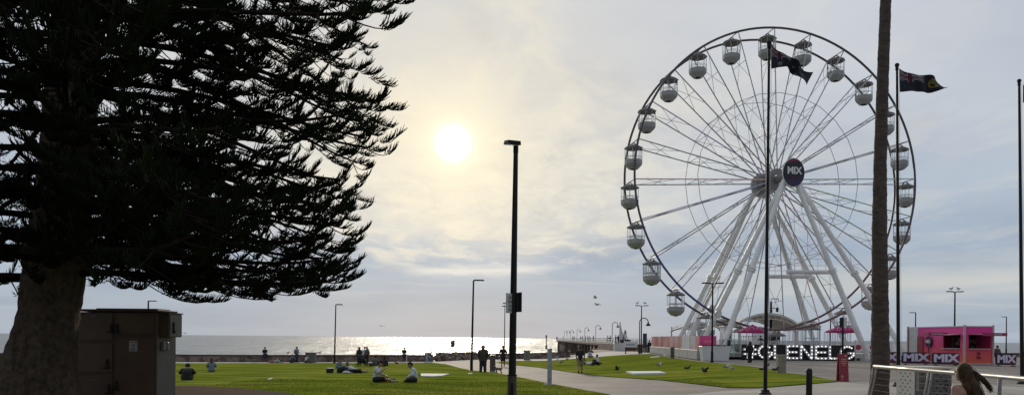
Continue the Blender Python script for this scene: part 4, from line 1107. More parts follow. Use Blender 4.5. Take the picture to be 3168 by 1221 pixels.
# ------------------------------------------------------------------ handrail at lower right
def handrail():
    A = P(2706,1132,16.9); B_ = P(2952,1152,14.05); C = P(3175,1171,11.7)
    t = thing('handrail', 'polished steel handrail with wire infill at lower right', 'handrail', (A.x,A.y,gz(A.x,A.y))); o = t.location
    b = MB(); b.path([A-o, (A.lerp(B_,.5))-o, B_-o, C-o, (C+(C-B_)*1.2)-o], .042, 12); b.ball(A-o,.044,10,6); b.build('top_rail', mat('polished_rail', (.42,.41,.39), .38, .7, .05, 3), t, smooth=True)
    def at(px):
        k = 0
        for i in range(400):
            s = i/399; p = A.lerp(C, s)
            q = (p-Vector((0,0,EYE))); 
            if CX+F*(p.x/p.y) >= px: break
        return p
    Mp = mat('rail_post_steel', (.30,.28,.25), .5, .5, .1, 4)
    for px in (2706, 2877, 3093):
        p = at(px); gzv = gz(p.x,p.y)
        for dx in ((-.035,.035) if px < 3000 else (0,)):
            b = MB(); pts = []
            for i in range(7):
                u = i/6; pts.append(Vector((p.x+dx-.28*u**1.3*(1 if px < 3000 else .25), p.y-.05*u, p.z-.03+(gzv-p.z+.03)*u))-o)
            b.path(pts, [.018]*7 if px < 3000 else [.03]*7, 8); b.build('post', Mp if px < 3000 else M_grey, t, smooth=True)
    p = at(2840); b = MB(); b.tube(Vector((p.x,p.y,p.z-.02))-o, Vector((p.x,p.y,p.z-.42))-o, .019, None, 8); b.build('post', Mp, t)
    M_wire = mat('dull_wire', (.20,.19,.17), .75, .2, .1, 3)
    for i in range(6):
        dz = .12+.135*i; b = MB(); d = C-A
        b.tube(A+Vector((-.28*(dz/1.05)**1.3,0,-dz))-o, C+d*.5+Vector((-.1,0,-dz))-o, .0028, None, 5); b.build('wire', M_wire, t)
handrail()
# ------------------------------------------------------------------ red A-frame sign, signed post, white mats, picnic things
def aframe():
    q = G(2611,1179); W = 27/F*q.y; hh = P(2610,1093,q.y).z-q.z
    t = thing('pavement_sign', 'dark red folding pavement sign with pale lettering at the lawn tip', 'sign', q); Mr = mat('sign_deep_red', (.26,.022,.034), .45, 0, .12, 3)
    for s in (0,1):
        b = MB(); b.box((0,.02+s*.25,hh/2),(W,.03,hh),0,0,Matrix.Rotation(R(6)*(-1 if s==0 else 1),3,'X')); p = b.build('board', Mr, t)
        if s == 0:
            l = MB(); M = Matrix.Translation((0,.02,hh/2)) @ Matrix.Rotation(R(-6),4,'X') @ Matrix.Translation((0,-.018,0))
            for tx, z in ((7,.30),(9,.23),(8,.16),(4,.09)): add_line(l, tx, .06, M @ Matrix.Translation((0,0,z*hh)), .8)
            l.ball(M @ Vector((W*.22,0,hh*.42)), .045, 10, 6, 0, (1,.1,1)); l.ball(M @ Vector((-W*.22,0,-hh*.32)), .05, 10, 6, 0, (1,.1,1)); l.ball(M @ Vector((-W*.24,0,-hh*.43)), .03, 10, 6, 0, (1,.1,1))
            l.build('lettering', mat('sign_pale_print', (.50,.36,.33), .5), p)
    b = MB()
    for s in (-1,1): b.box((s*W*.52,.15,hh*.3),(.02,.25,.02)); 
    b.build('hinge_strap', M_dark, t)
aframe()
def plate_post():
    q = G(2606,1160); hh = P(2606,980,q.y).z-q.z; t = thing('parking_sign', 'dark sign pole with a pale plate rising behind the red pavement sign', 'sign', q)
    b = MB(); b.tube((0,0,0),(0,0,hh),.05,.045,8); b.build('pole', M_black, t); b = MB(); b.box((.12,-.02,hh-.28),(.22,.02,.52),.5); b.build('sign_plate', M_whited, t); b = MB(); b.box((-.09,-.03,hh-.27),(.17,.02,.50),-.4); b.build('sign_plate', M_dark, t)
plate_post()
def mat_slab(label, pts, h=.05, m=None, name='picnic_mat', cat='mat'):
    w = [G(*p) for p in pts]; c = sum(w, Vector())/len(w); b = MB(); n = len(w)
    vs = [Vector((p.x,p.y,gz(p.x,p.y)+.035))-c for p in w]+[Vector((p.x,p.y,gz(p.x,p.y)+.035+h))-c for p in w]
    b.add(vs, [tuple(range(n-1,-1,-1)), tuple(range(n,2*n))]+[(i,(i+1)%n,n+(i+1)%n,n+i) for i in range(n)]); o = b.build(name, m or M_white); o.location = c; tag(o, label, cat); return o
M_cloth = mat('white_cotton', (.62,.62,.60), .85, 0, .1, 3)
mat_slab('long white mat lying on the right lawn near the path', [(1960,1160),(2060,1158),(2040,1152.5),(1936,1153)], .09)
mat_slab('thin white strip lying on the right lawn near the pink banners', [(2012,1106.6),(2041,1104.8),(2039,1103.2),(2012,1105)], .05)
mat_slab('crumpled white cloth on the lawn behind the person in a white top', [(1302,1165),(1340,1166),(1368,1164),(1390,1158),(1302,1157)], .04, M_cloth)
mat_slab('small white paper scrap on the left lawn', [(829,1176),(843,1173),(842,1171),(829,1174)], .03, M_cloth, 'paper_scrap', 'litter')
mat_slab('small pale scrap on the lawn near the single arm lamp', [(1448,1157),(1462,1156.5),(1460,1154.5),(1449,1155)], .02, M_cloth, 'paper_scrap', 'litter')
# ------------------------------------------------------------------ lit letters, fences, deck, tents at the wheel
LY = 70.6
def lx(px, Y=LY): return (px-CX)/F*Y
def letters():
    x0, x1 = lx(2296), lx(2645); g0 = gz((x0+x1)/2, LY); zt, zb = P(2470,1066,LY).z-g0, .12
    t = thing('letter_sign', 'row of big white letters studded with lit bulbs on dark panels below the wheel', 'sign', ((x0+x1)/2, LY, g0))
    xc = (x0+x1)/2; Hh = zt-zb
    b = MB(); b.box((0,.16,(zt+zb)/2),(x1-x0,.10,Hh+.04)); b.box((0,.35,.1),(x1-x0,.3,.2)); b.build('back_panel', mat('sign_back_black', (.013,.013,.015), .6, 0, .2, 2), t)
    M_l = mat('letter_pale_grey', (.74,.75,.78), .5, 0, .08, 2); M_b = mat('marquee_bulb', (.9,.9,.85), .3, emit=(1.0,.97,.90,1.6))
    s = .21  # stroke
    def strokes(ch, w):
        h = Hh; L = -w/2+s/2; Rr = w/2-s/2; T = h-s/2; B = s/2; Md = h/2
        if ch == '#': return [((-.18*w,0),(-.10*w,h)),((.14*w,0),(.22*w,h)),((-w/2,h*.34),(w/2,h*.34)),((-w/2,h*.66),(w/2,h*.66))]
        if ch == 'L': return [((L,0),(L,h)),((L,B),(w/2,B))]
        if ch == 'E': return [((L,0),(L,h)),((L,B),(w/2,B)),((L,Md),(w/2-.1,Md)),((L,T),(w/2,T))]
        if ch == 'N': return [((L,0),(L,h)),((Rr,0),(Rr,h)),((L,h-.05),(Rr,.05))]
    px_ranges = [('#',2299,2341),('G',2343,2390),('L',2393,2424),('E',2432,2470),('N',2474,2514),('E',2520,2559),('L',2563,2595),('G',2598,2643)]
    bulb = [None]; nbulb = [0]
    for ch, a, e in px_ranges:
        xa, xb = lx(a)-xc, lx(e)-xc; w = xb-xa; cxl = (xa+xb)/2; b = MB(); bl = MB(); pts = []
        if ch == 'G':
            r0 = min(w,Hh)/2-s/2; rx, rz = w/2-s/2, Hh/2-s/2; arc = [(rx*math.cos(R(q)), Hh/2+rz*math.sin(R(q))) for q in range(48,345,24)]
            arc.append((rx, Hh*.30)); arc.append((rx, Hh*.46)); arc2 = [(rx, Hh*.46),(0.05, Hh*.46)]
            segs = list(zip(arc[:-1],arc[1:]))+[tuple(arc2)]
            pts = [arc[i] for i in range(0,len(arc))]+[(rx*.5,Hh*.46)]
        else:
            segs = strokes(ch, w)
            for (p, q) in segs:
                d = math.hypot(q[0]-p[0], q[1]-p[1]); n = max(2, int(d/.275)); pts += [(p[0]+(q[0]-p[0])*(i+.5)/n, p[1]+(q[1]-p[1])*(i+.5)/n) for i in range(n)]
        for k, ((ax_,az_),(bx_,bz_)) in enumerate(segs):
            d = Vector((bx_-ax_,0,bz_-az_)); ln = d.length; ang = math.atan2(d.z,d.x); ext = s*.18 if ch == 'G' else 0
            b.box((cxl+(ax_+bx_)/2, -.02-.0022*k, zb+(az_+bz_)/2), (ln+ext, .22, s), 0, 0, Matrix.Rotation(-ang,3,'Y'))
        lo = b.build('letter', M_l, t)
        for (x, z) in pts:
            if bulb[0] is None: bl.ball((0,0,0), .048, 8, 5); bo = bulb[0] = bl.build('bulb', M_b, lo)
            else: bo = bulb[0].copy(); COL.objects.link(bo); bo.parent = lo
            bo.location = (cxl+x,-.16,zb+z); nbulb[0] += 1
letters()
def picket(name, label, A, B, h, z0, posts=2.0, gap=.13, m=None, discs=()):
    """white upright-bar fence from A to B, standing on z0"""
    t = thing(name, label, 'fence', A); d = B-A; L = d.length; n = max(1,round(L/posts)); m = m or M_white
    b = MB(); nb = int(L/gap)
    for i in range(nb+1): p = d*(i/nb); b.box(p+Vector((0,0,h/2+z0)),(.035,.035,h-.1))
    b.build('bars', m, t)
    b = MB(); ang = math.atan2(d.y,d.x)
    for z in (.06,h-.04,h-.2): b.box(d*.5+Vector((0,0,z+z0)),(L,.05,.05),ang)
    b.build('rails', m, t)
    for i in range(n+1): b = MB(); b.box(d*(i/n)+Vector((0,0,(h+.08)/2+z0/2)),(.08,.08,h+.08+z0)); b.build('post', m, t)
    return t
def deck():
    x0, x1 = lx(2226,72), lx(2830,72); g0 = -.3
    t = thing('loading_deck', 'raised white steel deck under the Ferris wheel', 'platform', ((x0+x1)/2, 79, g0))
    W = x1-x0; b = MB(); b.box((0,0,.55),(W,13.0,.10)); b.build('floor', M_whited, t)
    b = MB(); b.box((0,-6.46,.36),(W,.06,.26)); b.build('skirt', M_whited, t)
    b = MB()
    for i in range(12): b.box((-W/2+.3+i*(W-.6)/11,-5.8,.25),(.2,.2,.5))
    b.build('stumps', M_dark, t)
deck()
Zd = -.3+.60
f1 = picket('picket_fence', 'white upright bar fence above the lit letters', Vector((lx(2290,72.0),72.0,Zd)), Vector((lx(2645,72.0),72.0,Zd)), 1.25, 0)
f2 = picket('picket_fence', 'white upright bar fence right of the lit letters, with red discs', Vector((lx(2648,71.2),71.2,-.32)), Vector((lx(2812,71.2),71.2,-.32)), 1.62, .30)
b = MB()
for px in (2655,2699): b.lathe((lx(px,71.2)-lx(2648,71.2),-.06,P(px,1073,71.2).z+.32),[(.02,-.02),(.27,-.02),(.27,.02),(.02,.02)],18,0,True,Matrix.Rotation(PI/2,3,'X'))
b.build('round_sign', mat('sign_pink_red', (.48,.05,.10), .5), f2)
# the left: clear panels on the deck edge
t = thing('glass_balustrade', 'clear greenish balustrade panels between planter and lit letters', 'fence', (lx(2226,71.6),71.6,Zd-.3)); gp = clear_glass('balustrade_glass', (.80,.86,.84), .25)
W = lx(2292,71.6)-lx(2226,71.6)
for i in range(3): b = MB(); b.box((W*(i+.5)/3,0,.80),(W/3-.05,.03,1.5)); b.build('pane', gp, t)
for i in range(4): b = MB(); b.box((W*i/3,0,.80),(.07,.07,1.62)); b.build('post', M_white, t)
b = MB(); b.box((W/2,0,1.62),(W+.1,.08,.06)); b.build('top_rail', M_white, t)
def banner_fence():
    far = GY(2015,100.5); near = GY(2164,68.0); g0 = -.34; far.z = near.z = g0
    t = thing('banner_fence', 'salmon pink translucent banner fence on grey barriers left of the wheel', 'fence', near)
    d = far-near; n = 7; ang = math.atan2(d.y,d.x); Mb = mat('barrier_grey', (.36,.36,.36), .7, 0, .12, 1.2)
    def ban(name, cols, tr):
        m = bpy.data.materials.new(name); m.use_nodes = True; nt = m.node_tree; nn = nt.nodes; l = nt.links; bb = nn['Principled BSDF']
        tc = nn.new('ShaderNodeTexCoord'); nz = nn.new('ShaderNodeTexNoise'); nz.inputs['Scale'].default_value = .55; nz.inputs['Detail'].default_value = 3
        mp = nn.new('ShaderNodeMapping'); mp.inputs['Scale'].default_value = (2.2,.5,.35); l.new(tc.outputs['Object'], mp.inputs[0]); l.new(mp.outputs[0], nz.inputs['Vector'])
        rp = nn.new('ShaderNodeValToRGB'); e = rp.color_ramp.elements; e.new(.5)
        for i,(p,c) in enumerate(cols): e[i].position = p; e[i].color = (*c,1)
        l.new(nz.outputs['Fac'], rp.inputs['Fac']); l.new(rp.outputs['Color'], bb.inputs['Base Color']); bb.inputs['Roughness'].default_value = .6
        tl = nn.new('ShaderNodeBsdfTranslucent'); l.new(rp.outputs['Color'], tl.inputs['Color']); mx = nn.new('ShaderNodeMixShader'); mx.inputs['Fac'].default_value = tr
        l.new(bb.outputs[0], mx.inputs[1]); l.new(tl.outputs[0], mx.inputs[2]); l.new(mx.outputs[0], nn['Material Output'].inputs['Surface']); return m
    pink = ban('pink_banner_vinyl', [(.36,(.74,.33,.29)),(.50,(.80,.50,.46)),(.64,(.86,.78,.76))], .75)
    mag = ban('magenta_banner_vinyl', [(.35,(.55,.06,.22)),(.5,(.60,.08,.26)),(.7,(.50,.05,.18))], .25)
    wht = ban('white_banner_vinyl', [(.35,(.7,.72,.72)),(.5,(.8,.8,.8)),(.7,(.75,.78,.78))], .5)
    hb = .92
    for i in range(n):
        a, e = d*(i/n), d*((i+1)/n); c = (a+e)/2
        b = MB(); b.bbox(c+Vector((0,0,hb/2+.04)), ((e-a).length-.06,.42,hb), ang, 0, .05); b.build('barrier', Mb, t)
        b = MB(); N = 10
        for k in range(N+1):
            p = a.lerp(e, .01+.98*k/N); w = .03*math.sin(k*1.9+i)
            sd = Vector((-d.y,d.x,0)).normalized()*w
            b.v += [tuple(p+sd+Vector((0,0,hb+.02-.0))), tuple(p+sd*.3+Vector((0,0,2.26)))]
        b.f = [(2*k,2*k+2,2*k+3,2*k+1) for k in range(N)]; b.m = [0]*N
        o = b.build('banner', wht if i == 1 else pink, t, smooth=True)
        b = MB(); b.tube(a+Vector((0,0,hb)), a+Vector((0,0,2.28)), .03, None, 6); b.build('post', M_galv, t)
    # return along the front
    e = Vector((lx(2222,68.0)-near.x, .6, 0)); b = MB()
    N = 10
    for k in range(N+1):
        p = Vector((.04,0,0)).lerp(e, k/N); b.v += [tuple(p+Vector((0,.02*math.sin(k*1.4),hb))), tuple(p+Vector((0,0,2.26)))]
    b.f = [(2*k,2*k+2,2*k+3,2*k+1) for k in range(N)]; b.m = [0]*N
    o = b.build('banner', mag, t, smooth=True)
    l = MB(); add_line(l, 8, .20, Matrix.Translation((e.x*.52,.27,1.75)) @ Matrix.Rotation(math.atan2(e.y,e.x),4,'Z')); l.build('lettering', mat('banner_print', (.62,.35,.45), .6), o)
    b = MB(); b.bbox(e*.5+Vector((0,.3,hb/2+.04)),(e.x-.1,.42,hb),0,0,.05); b.build('barrier', Mb, t)
banner_fence()
def planter():
    q = GY(2211,66.4); W = 86/F*66.4; hh = P(2211,1072,66.4).z-q.z
    t = thing('planter_box', 'large tapered white planter box in front of the magenta banner', 'planter', q)
    b = MB(); b.box((0,0,hh/2+.03),(W*.90,1.0,hh),0,0,None,1.12); b.bbox((0,0,hh),(W*1.03,1.16,.12),0,0,.02); b.build('box', M_white, t)
    b = MB(); rr = random.Random(2)
    for k in range(160):
        x, y = rr.uniform(-W*.45,W*.45), rr.uniform(-.45,.45); b.add([Vector((x-.05,y,hh)),Vector((x+.05,y,hh)),Vector((x+rr.uniform(-.1,.1),y+rr.uniform(-.1,.1),hh+rr.uniform(.08,.26)))],[(0,1,2)])
    b.build('plants', mat('low_dark_plants', (.03,.04,.015), .8), t)
planter()
# arched white canopies behind the wheel
def canopy(px0, px1, py_top, py_edge, Y, label, depth=8.0):
    x0, x1 = lx(px0,Y), lx(px1,Y); g0 = -.34; zt = P((px0+px1)/2,py_top,Y).z-g0; ze = P(px0,py_edge,Y).z-g0
    t = thing('arched_canopy', label, 'canopy', ((x0+x1)/2, Y+depth/2, g0), 0, 'white arched canopies behind the wheel'); W = (x1-x0)/2
    Mc = mat('white_canopy_membrane', (.62,.60,.57), .6, 0, .06, 1, trans=.25)
    b = MB(); N, M_ = 20, 6
    for i in range(N+1):
        u = -1+2*i/N
        for j in range(M_+1):
            v = -1+2*j/M_; z = ze+(zt-ze)*(1-abs(u)**2.2)-.28*(v+1)
            b.v.append((u*W, v*depth/2, z))
    b.f = [(i*(M_+1)+j, (i+1)*(M_+1)+j, (i+1)*(M_+1)+j+1, i*(M_+1)+j+1) for i in range(N) for j in range(M_)]; b.m = [0]*len(b.f)
    o = b.build('membrane', Mc, t, smooth=True); o.modifiers.new('thickness','SOLIDIFY').thickness = .03
    for s in (-1,1):
        b = MB(); b.path([(W*(-1+2*i/N), s*depth/2, ze+(zt-ze)*(1-abs(-1+2*i/N)**2.2)-.16-(.56 if s > 0 else 0)) for i in range(N+1)], .09, 6)
        b.path([(W*(-.94+1.88*i/N), s*depth/2, ze-.35+(zt-ze)*.72*(1-abs(-1+2*i/N)**2.2)) for i in range(N+1)], .05, 6)
        for i in range(1,10): u = -1+2*i/10; b.tube((W*u,s*depth/2,ze+(zt-ze)*(1-abs(u)**2.2)-.16),(W*(u*.94+.05),s*depth/2,ze-.35+(zt-ze)*.72*(1-abs(u)**2.2)),.03,None,4)
        b.build('arch', M_whited, t)
    for sx in (-1,1):
        for sy in (-1,1): b = MB(); b.tube((sx*W*.93,sy*depth*.48,0),(sx*W*.93,sy*depth*.48,ze),.08,None,8); b.build('post', M_whited, t)
    return t
canopy(2282,2472,967,1000,88,'widest arched white canopy behind the wheel, over the dark booth window')
canopy(2466,2540,989,1006,90,'smaller arched white canopy right of the widest one')
canopy(2118,2200,994,1006,89,'narrow white canopy at the left foot of the wheel')
canopy(2196,2290,984,1002,92,'white canopy between the left legs of the wheel')
def booth(px0, px1, py0, label, window, Y=85):
    x0, x1 = lx(px0,Y), lx(px1,Y); g0 = Zd; hh = P(px0,py0,Y).z-g0; W = x1-x0
    t = thing('ticket_booth', label, 'booth', ((x0+x1)/2, Y, g0))
    b = MB(); b.bbox((0,.9,hh/2),(W,1.7,hh),0,0,.03); b.build('body', M_white, t); b = MB(); b.bbox((0,.85,hh+.05),(W+.2,2.0,.12),0,0,.02); b.build('roof', M_whited, t)
    b = MB(); b.box((W*window[0],.035,hh*.52),(W*window[1],.03,hh*.62)); b.build('window', mat('dark_booth_glass', (.012,.012,.014), .2), t)
    b = MB(); b.box((W*window[0],.0,hh*.2),(W*window[1]+.1,.2,.05)); b.build('counter', M_whited, t)
booth(2340,2415,1019,'white booth with a wide dark window under the widest canopy',(.22,.52))
booth(2240,2266,1010,'slim white booth with a red panel between the left legs',(0,.6),84)
b = MB(); q = P(2257,1016,82.8); b.bbox((0,0,0),(.66,.06,.36),0,0,.01); o = b.build('red_panel', mat('bright_red_panel', (.55,.06,.05), .5), bpy.data.objects['ticket_booth.001']); o.location = q-Vector(bpy.data.objects['ticket_booth.001'].location)
def turnstile(px0, px1, py0, py1, label, Y=80):
    x0, x1 = lx(px0,Y), lx(px1,Y); g0 = Zd; hh = P(px0,py0,Y).z-g0
    t = thing('queue_cage', label, 'barrier', ((x0+x1)/2,Y,g0)); W = x1-x0; b = MB(); n = int(W/.16)
    for y in (0,1.2):
        b = MB()
        for i in range(n+1): b.tube((-W/2+W*i/n,y,0),(-W/2+W*i/n,y,hh),.022,None,5)
        b.build('bars', M_whited, t)
    b = MB()
    for z in (.1,hh*.5,hh):
        for y in (0,1.2): b.tube((-W/2,y,z),(W/2,y,z),.03,None,5)
        for x in (-W/2,W/2): b.tube((x,0,z),(x,1.2,z),.03,None,5)
    for x in (-W/2,W/2):
        for y in (0,1.2): b.tube((x,y,0),(x,y,hh),.035,None,5)
    b.build('frame', M_whited, t)
turnstile(2438,2456,1022,1050,'white upright bar queue gate at the boarding point, left of two')
turnstile(2466,2494,1020,1050,'white upright bar queue gate at the boarding point, right of two')
turnstile(2565,2632,1026,1050,'white railing enclosure under the right pink umbrella',76)
turnstile(2300,2338,1038,1051,'low white railing under the left pink umbrella',75)
def umbrella(px0, px1, py_top, py_edge, Y, label):
    x0, x1 = lx(px0,Y), lx(px1,Y); g0 = Zd; zt = P((px0+px1)/2,py_top,Y).z-g0; ze = P(px0,py_edge,Y).z-g0; W = (x1-x0)/2
    t = thing('umbrella', label, 'umbrella', ((x0+x1)/2,Y,g0), 0, 'pink umbrellas on the deck'); Mk = mat('magenta_canvas', (.50,.035,.20), .7, 0, .12, 2, trans=.35)
    b = MB(); b.lathe((0,0,0),[(W,ze),(W*.55,ze+(zt-ze)*.52),(.03,zt)],8,0,False,None,PI/8); b.lathe((0,0,0),[(W,ze-.16),(W,ze)],8,0,False,None,PI/8); o = b.build('canopy', Mk, t); o.modifiers.new('thickness','SOLIDIFY').thickness = .01
    l = MB()
    for sx in (-.38,.38):
        c = Vector((sx*W,-W*.62,ze+(zt-ze)*.36)); l.path([c+Vector((.42*math.cos(a),-.06+.10*math.sin(a),.22*math.sin(a))) for a in [2*PI*k/14 for k in range(14)]], .035, 4, closed=True); l.box(c,(.4,.03,.05),0,0,Matrix.Rotation(.3,3,'Y'))
    l.build('emblem', mat('pink_print', (.75,.45,.58), .6), o)
    b = MB(); b.tube((0,0,0),(0,0,zt+.08),.03,None,8); b.build('pole', M_white, t)
    b = MB()
    for k in range(8): a = 2*PI*k/8+PI/8; b.tube((0,0,zt-.05),(W*math.cos(a)*.98,W*math.sin(a)*.98,ze+.0),.012,None,4)
    b.build('ribs', M_grey, t); b = MB(); b.lathe((0,0,0),[(.35,0),(.35,.1),(.06,.14)],12); b.build('base', M_grey, t)
umbrella(2283,2372,1003,1024,75,'pink umbrella on the wheel deck beside the booth')
umbrella(2558,2656,1006,1023,75,'pink umbrella on the wheel deck near the right legs')
# ------------------------------------------------------------------ pink container kiosk
def kiosk():
    Y = 61.0; c = GY(2984,Y); hh = P(2984,1009,Y).z-c.z; W = 2.36; L = 8.4
    t = thing('container_kiosk', 'pink and orange container kiosk with serving hatches and awnings', 'kiosk', (c.x,c.y,c.z), .02)
    m = bpy.data.materials.new('magenta_to_orange_wrap'); m.use_nodes = True; nt = m.node_tree; n = nt.nodes; l = nt.links; bb = n['Principled BSDF']
    tc = n.new('ShaderNodeTexCoord'); sp = n.new('ShaderNodeSeparateXYZ'); l.new(tc.outputs['Object'], sp.inputs[0]); nz = n.new('ShaderNodeTexNoise'); nz.inputs['Scale'].default_value = .8; l.new(tc.outputs['Object'], nz.inputs['Vector'])
    ad = n.new('ShaderNodeMath'); ad.operation = 'MULTIPLY_ADD'; l.new(nz.outputs['Fac'], ad.inputs[0]); ad.inputs[1].default_value = .5; l.new(sp.outputs['Z'], ad.inputs[2])
    mr = n.new('ShaderNodeMapRange'); l.new(ad.outputs[0], mr.inputs[0]); mr.inputs[1].default_value = .3; mr.inputs[2].default_value = hh+.2
    rp = n.new('ShaderNodeValToRGB'); e = rp.color_ramp.elements; e.new(.5)
    for i,(p,cc) in enumerate([(0.05,(.78,.15,.06)),(.42,(.82,.075,.17)),(.85,(.78,.045,.33))]): e[i].position = p; e[i].color = (*cc,1)
    l.new(rp.outputs['Color'], bb.inputs['Base Color']); l.new(mr.outputs[0], rp.inputs['Fac']); bb.inputs['Roughness'].default_value = .45
    b = MB(); th = .07; z0 = .16
    def wallx(y0, y1, za, zb, x): b.box((x,(y0+y1)/2,(za+zb)/2),(th,y1-y0,zb-za))
    def wally(x0, x1, za, zb, y): b.box(((x0+x1)/2,y,(za+zb)/2),(x1-x0,th,zb-za))
    # left wall (x=0) with hatch y .5..2.2 ; front wall (y=0) with hatch
    hz0, hz1 = hh*.42, hh*.78
    ly0, ly1 = .55, 2.9
    wallx(th,ly0,z0,hh,th/2); wallx(ly0,ly1,z0,hz0,th/2); wallx(ly0,ly1,hz1,hh,th/2); wallx(ly1,L*.80,z0,hh,th/2)
    wally(0,.34,z0,hh,th/2); wally(.34,W-.18,z0,hz0,th/2); wally(.34,W-.18,hz1,hh,th/2); wally(W-.18,W,z0,hh,th/2)
    wallx(th,L,z0,hh,W-th/2)
    b.build('wall', m, t)
    b = MB(); b.box((W/2,L/2,hh+.03),(W+.06,L+.06,.08)); b.box((W/2,L/2,z0-.06),(W,L,.12)); b.build('roof', M_whited, t)
    for x,y in ((0,0),(W,0),(0,L),(W,L)): b = MB(); b.bbox((x,y,hh/2+.06),(.16,.16,hh+.16)); b.build('corner_post', mat('kiosk_pale_frame', (.58,.42,.44), .5), t)
    b = MB(); b.box((W/2,-.03,.09),(W*.86,.10,.14)); b.build('sill', mat('kiosk_pale_frame', (.58,.42,.44), .5), t)
    b = MB(); yy = L*.80
    for k in range(9): b.box((-.0,yy+.08+k*.155,hh*.58),(.10 if k%2 else .05,.155,hh*.84))
    b.box((W/2,L-.04,hh/2),(W-.2,.06,hh-.2)); b.build('end_panel', M_whited, t)
    b = MB(); b.box((-.05,L*.80-.42,hh*.40),(.05,.9,hh*.70)); b.build('side_door', mat('kiosk_dark_red', (.28,.02,.05), .5), t)
    b = MB(); b.box((W/2,1.9,hh*.5),(W-.3,.05,hh-.3)); b.box((W*.6,1.2,hz0-.03),(W*.7,1.4,.04)); b.build('interior', mat('kiosk_dark_interior', (.03,.022,.02), .7), t)
    b = MB(); rr = random.Random(3)
    for k in range(12): b.box((rr.uniform(.5,W-.5),rr.uniform(1.4,1.8),hz0+rr.uniform(.1,.8)),(rr.uniform(.15,.4),.15,rr.uniform(.12,.3)))
    b.build('stock_shelf', mat('stock_tan', (.22,.14,.09), .6, 0, .5, 1.5), t)
    b = MB(); b.box((W*.5,-.10,hz0),(W*.7,.28,.05)); b.box((-.10,(ly0+ly1)/2,hz0),(.28,ly1-ly0,.05)); b.build('counter', M_whited, t)
    for which in (0,1):
        b = MB()
        if which: 
            b.add([(.30,0,hz1+.06),(W-.1,0,hz1+.06),(W+.45,-1.1,hz1+.10),(.95,-1.1,hz1+.02)], [(0,1,2,3)])
        else: b.add([(0,ly0-.1,hz1+.08),(0,ly1+.1,hz1+.08),(-1.05,ly1+.2,hz1+.05),(-1.05,ly0-.1,hz1-.0)], [(0,1,2,3)])
        o = b.build('awning', mat('awning_pink_grey', (.42,.24,.29), .6), t); o.modifiers.new('thickness','SOLIDIFY').thickness = .03
        b = MB(); Mx = (Matrix.Translation((1.75,-1.14,hz1+.06))) if which else (Matrix.Translation((-1.1,(ly0+ly1)/2+.6,hz1+.08)))
        b.box(Mx.translation,(2.0,.05,.26)) if which else b.box(Mx.translation,(1.6,.9,.26))
        o2 = b.build('fascia_board', mat('fascia_deep_pink', (.36,.05,.12), .5), o)
        l2 = MB()
        if which: add_line(l2, 6, .17, Mx @ Matrix.Translation((.25,-.03,0)))
        else: add_line(l2, 12, .15, Mx @ Matrix.Translation((0,-.46,0)))
        l2.build('lettering', mat('pale_lettering', (.62,.52,.56), .5), o2)
    # round sign on a stand leaning at the wall
    b = MB(); yc = L*.58; b.lathe((-.14,yc,hh*.60),[(.02,-.03),(.52,-.03),(.52,.03),(.02,.03)],26,0,True,Matrix.Rotation(PI/2,3,'Y')); b.box((-.12,yc,hh*.22),(.05,.07,hh*.42))
    o = b.build('round_sign', mat('sign_dark_plum', (.035,.010,.035), .45), t)
    l2 = MB(); add_text(l2, 'MIX', .40, Matrix.Translation((-.19,yc,hh*.60)) @ Matrix.Rotation(-PI/2,4,'Z'), .03, .01); l2.build('lettering', M_white, o)
    b = MB(); b.ball((W*.5,-.05,hh*.30),.14,10,6,0,(1,.2,1)); b.ball((W*.5,-.05,hh*.20),.16,10,6,0,(1.3,.2,.8)); b.build('emblem', mat('kiosk_dark_red', (.28,.02,.05), .5), t)
    return t
kiosk()
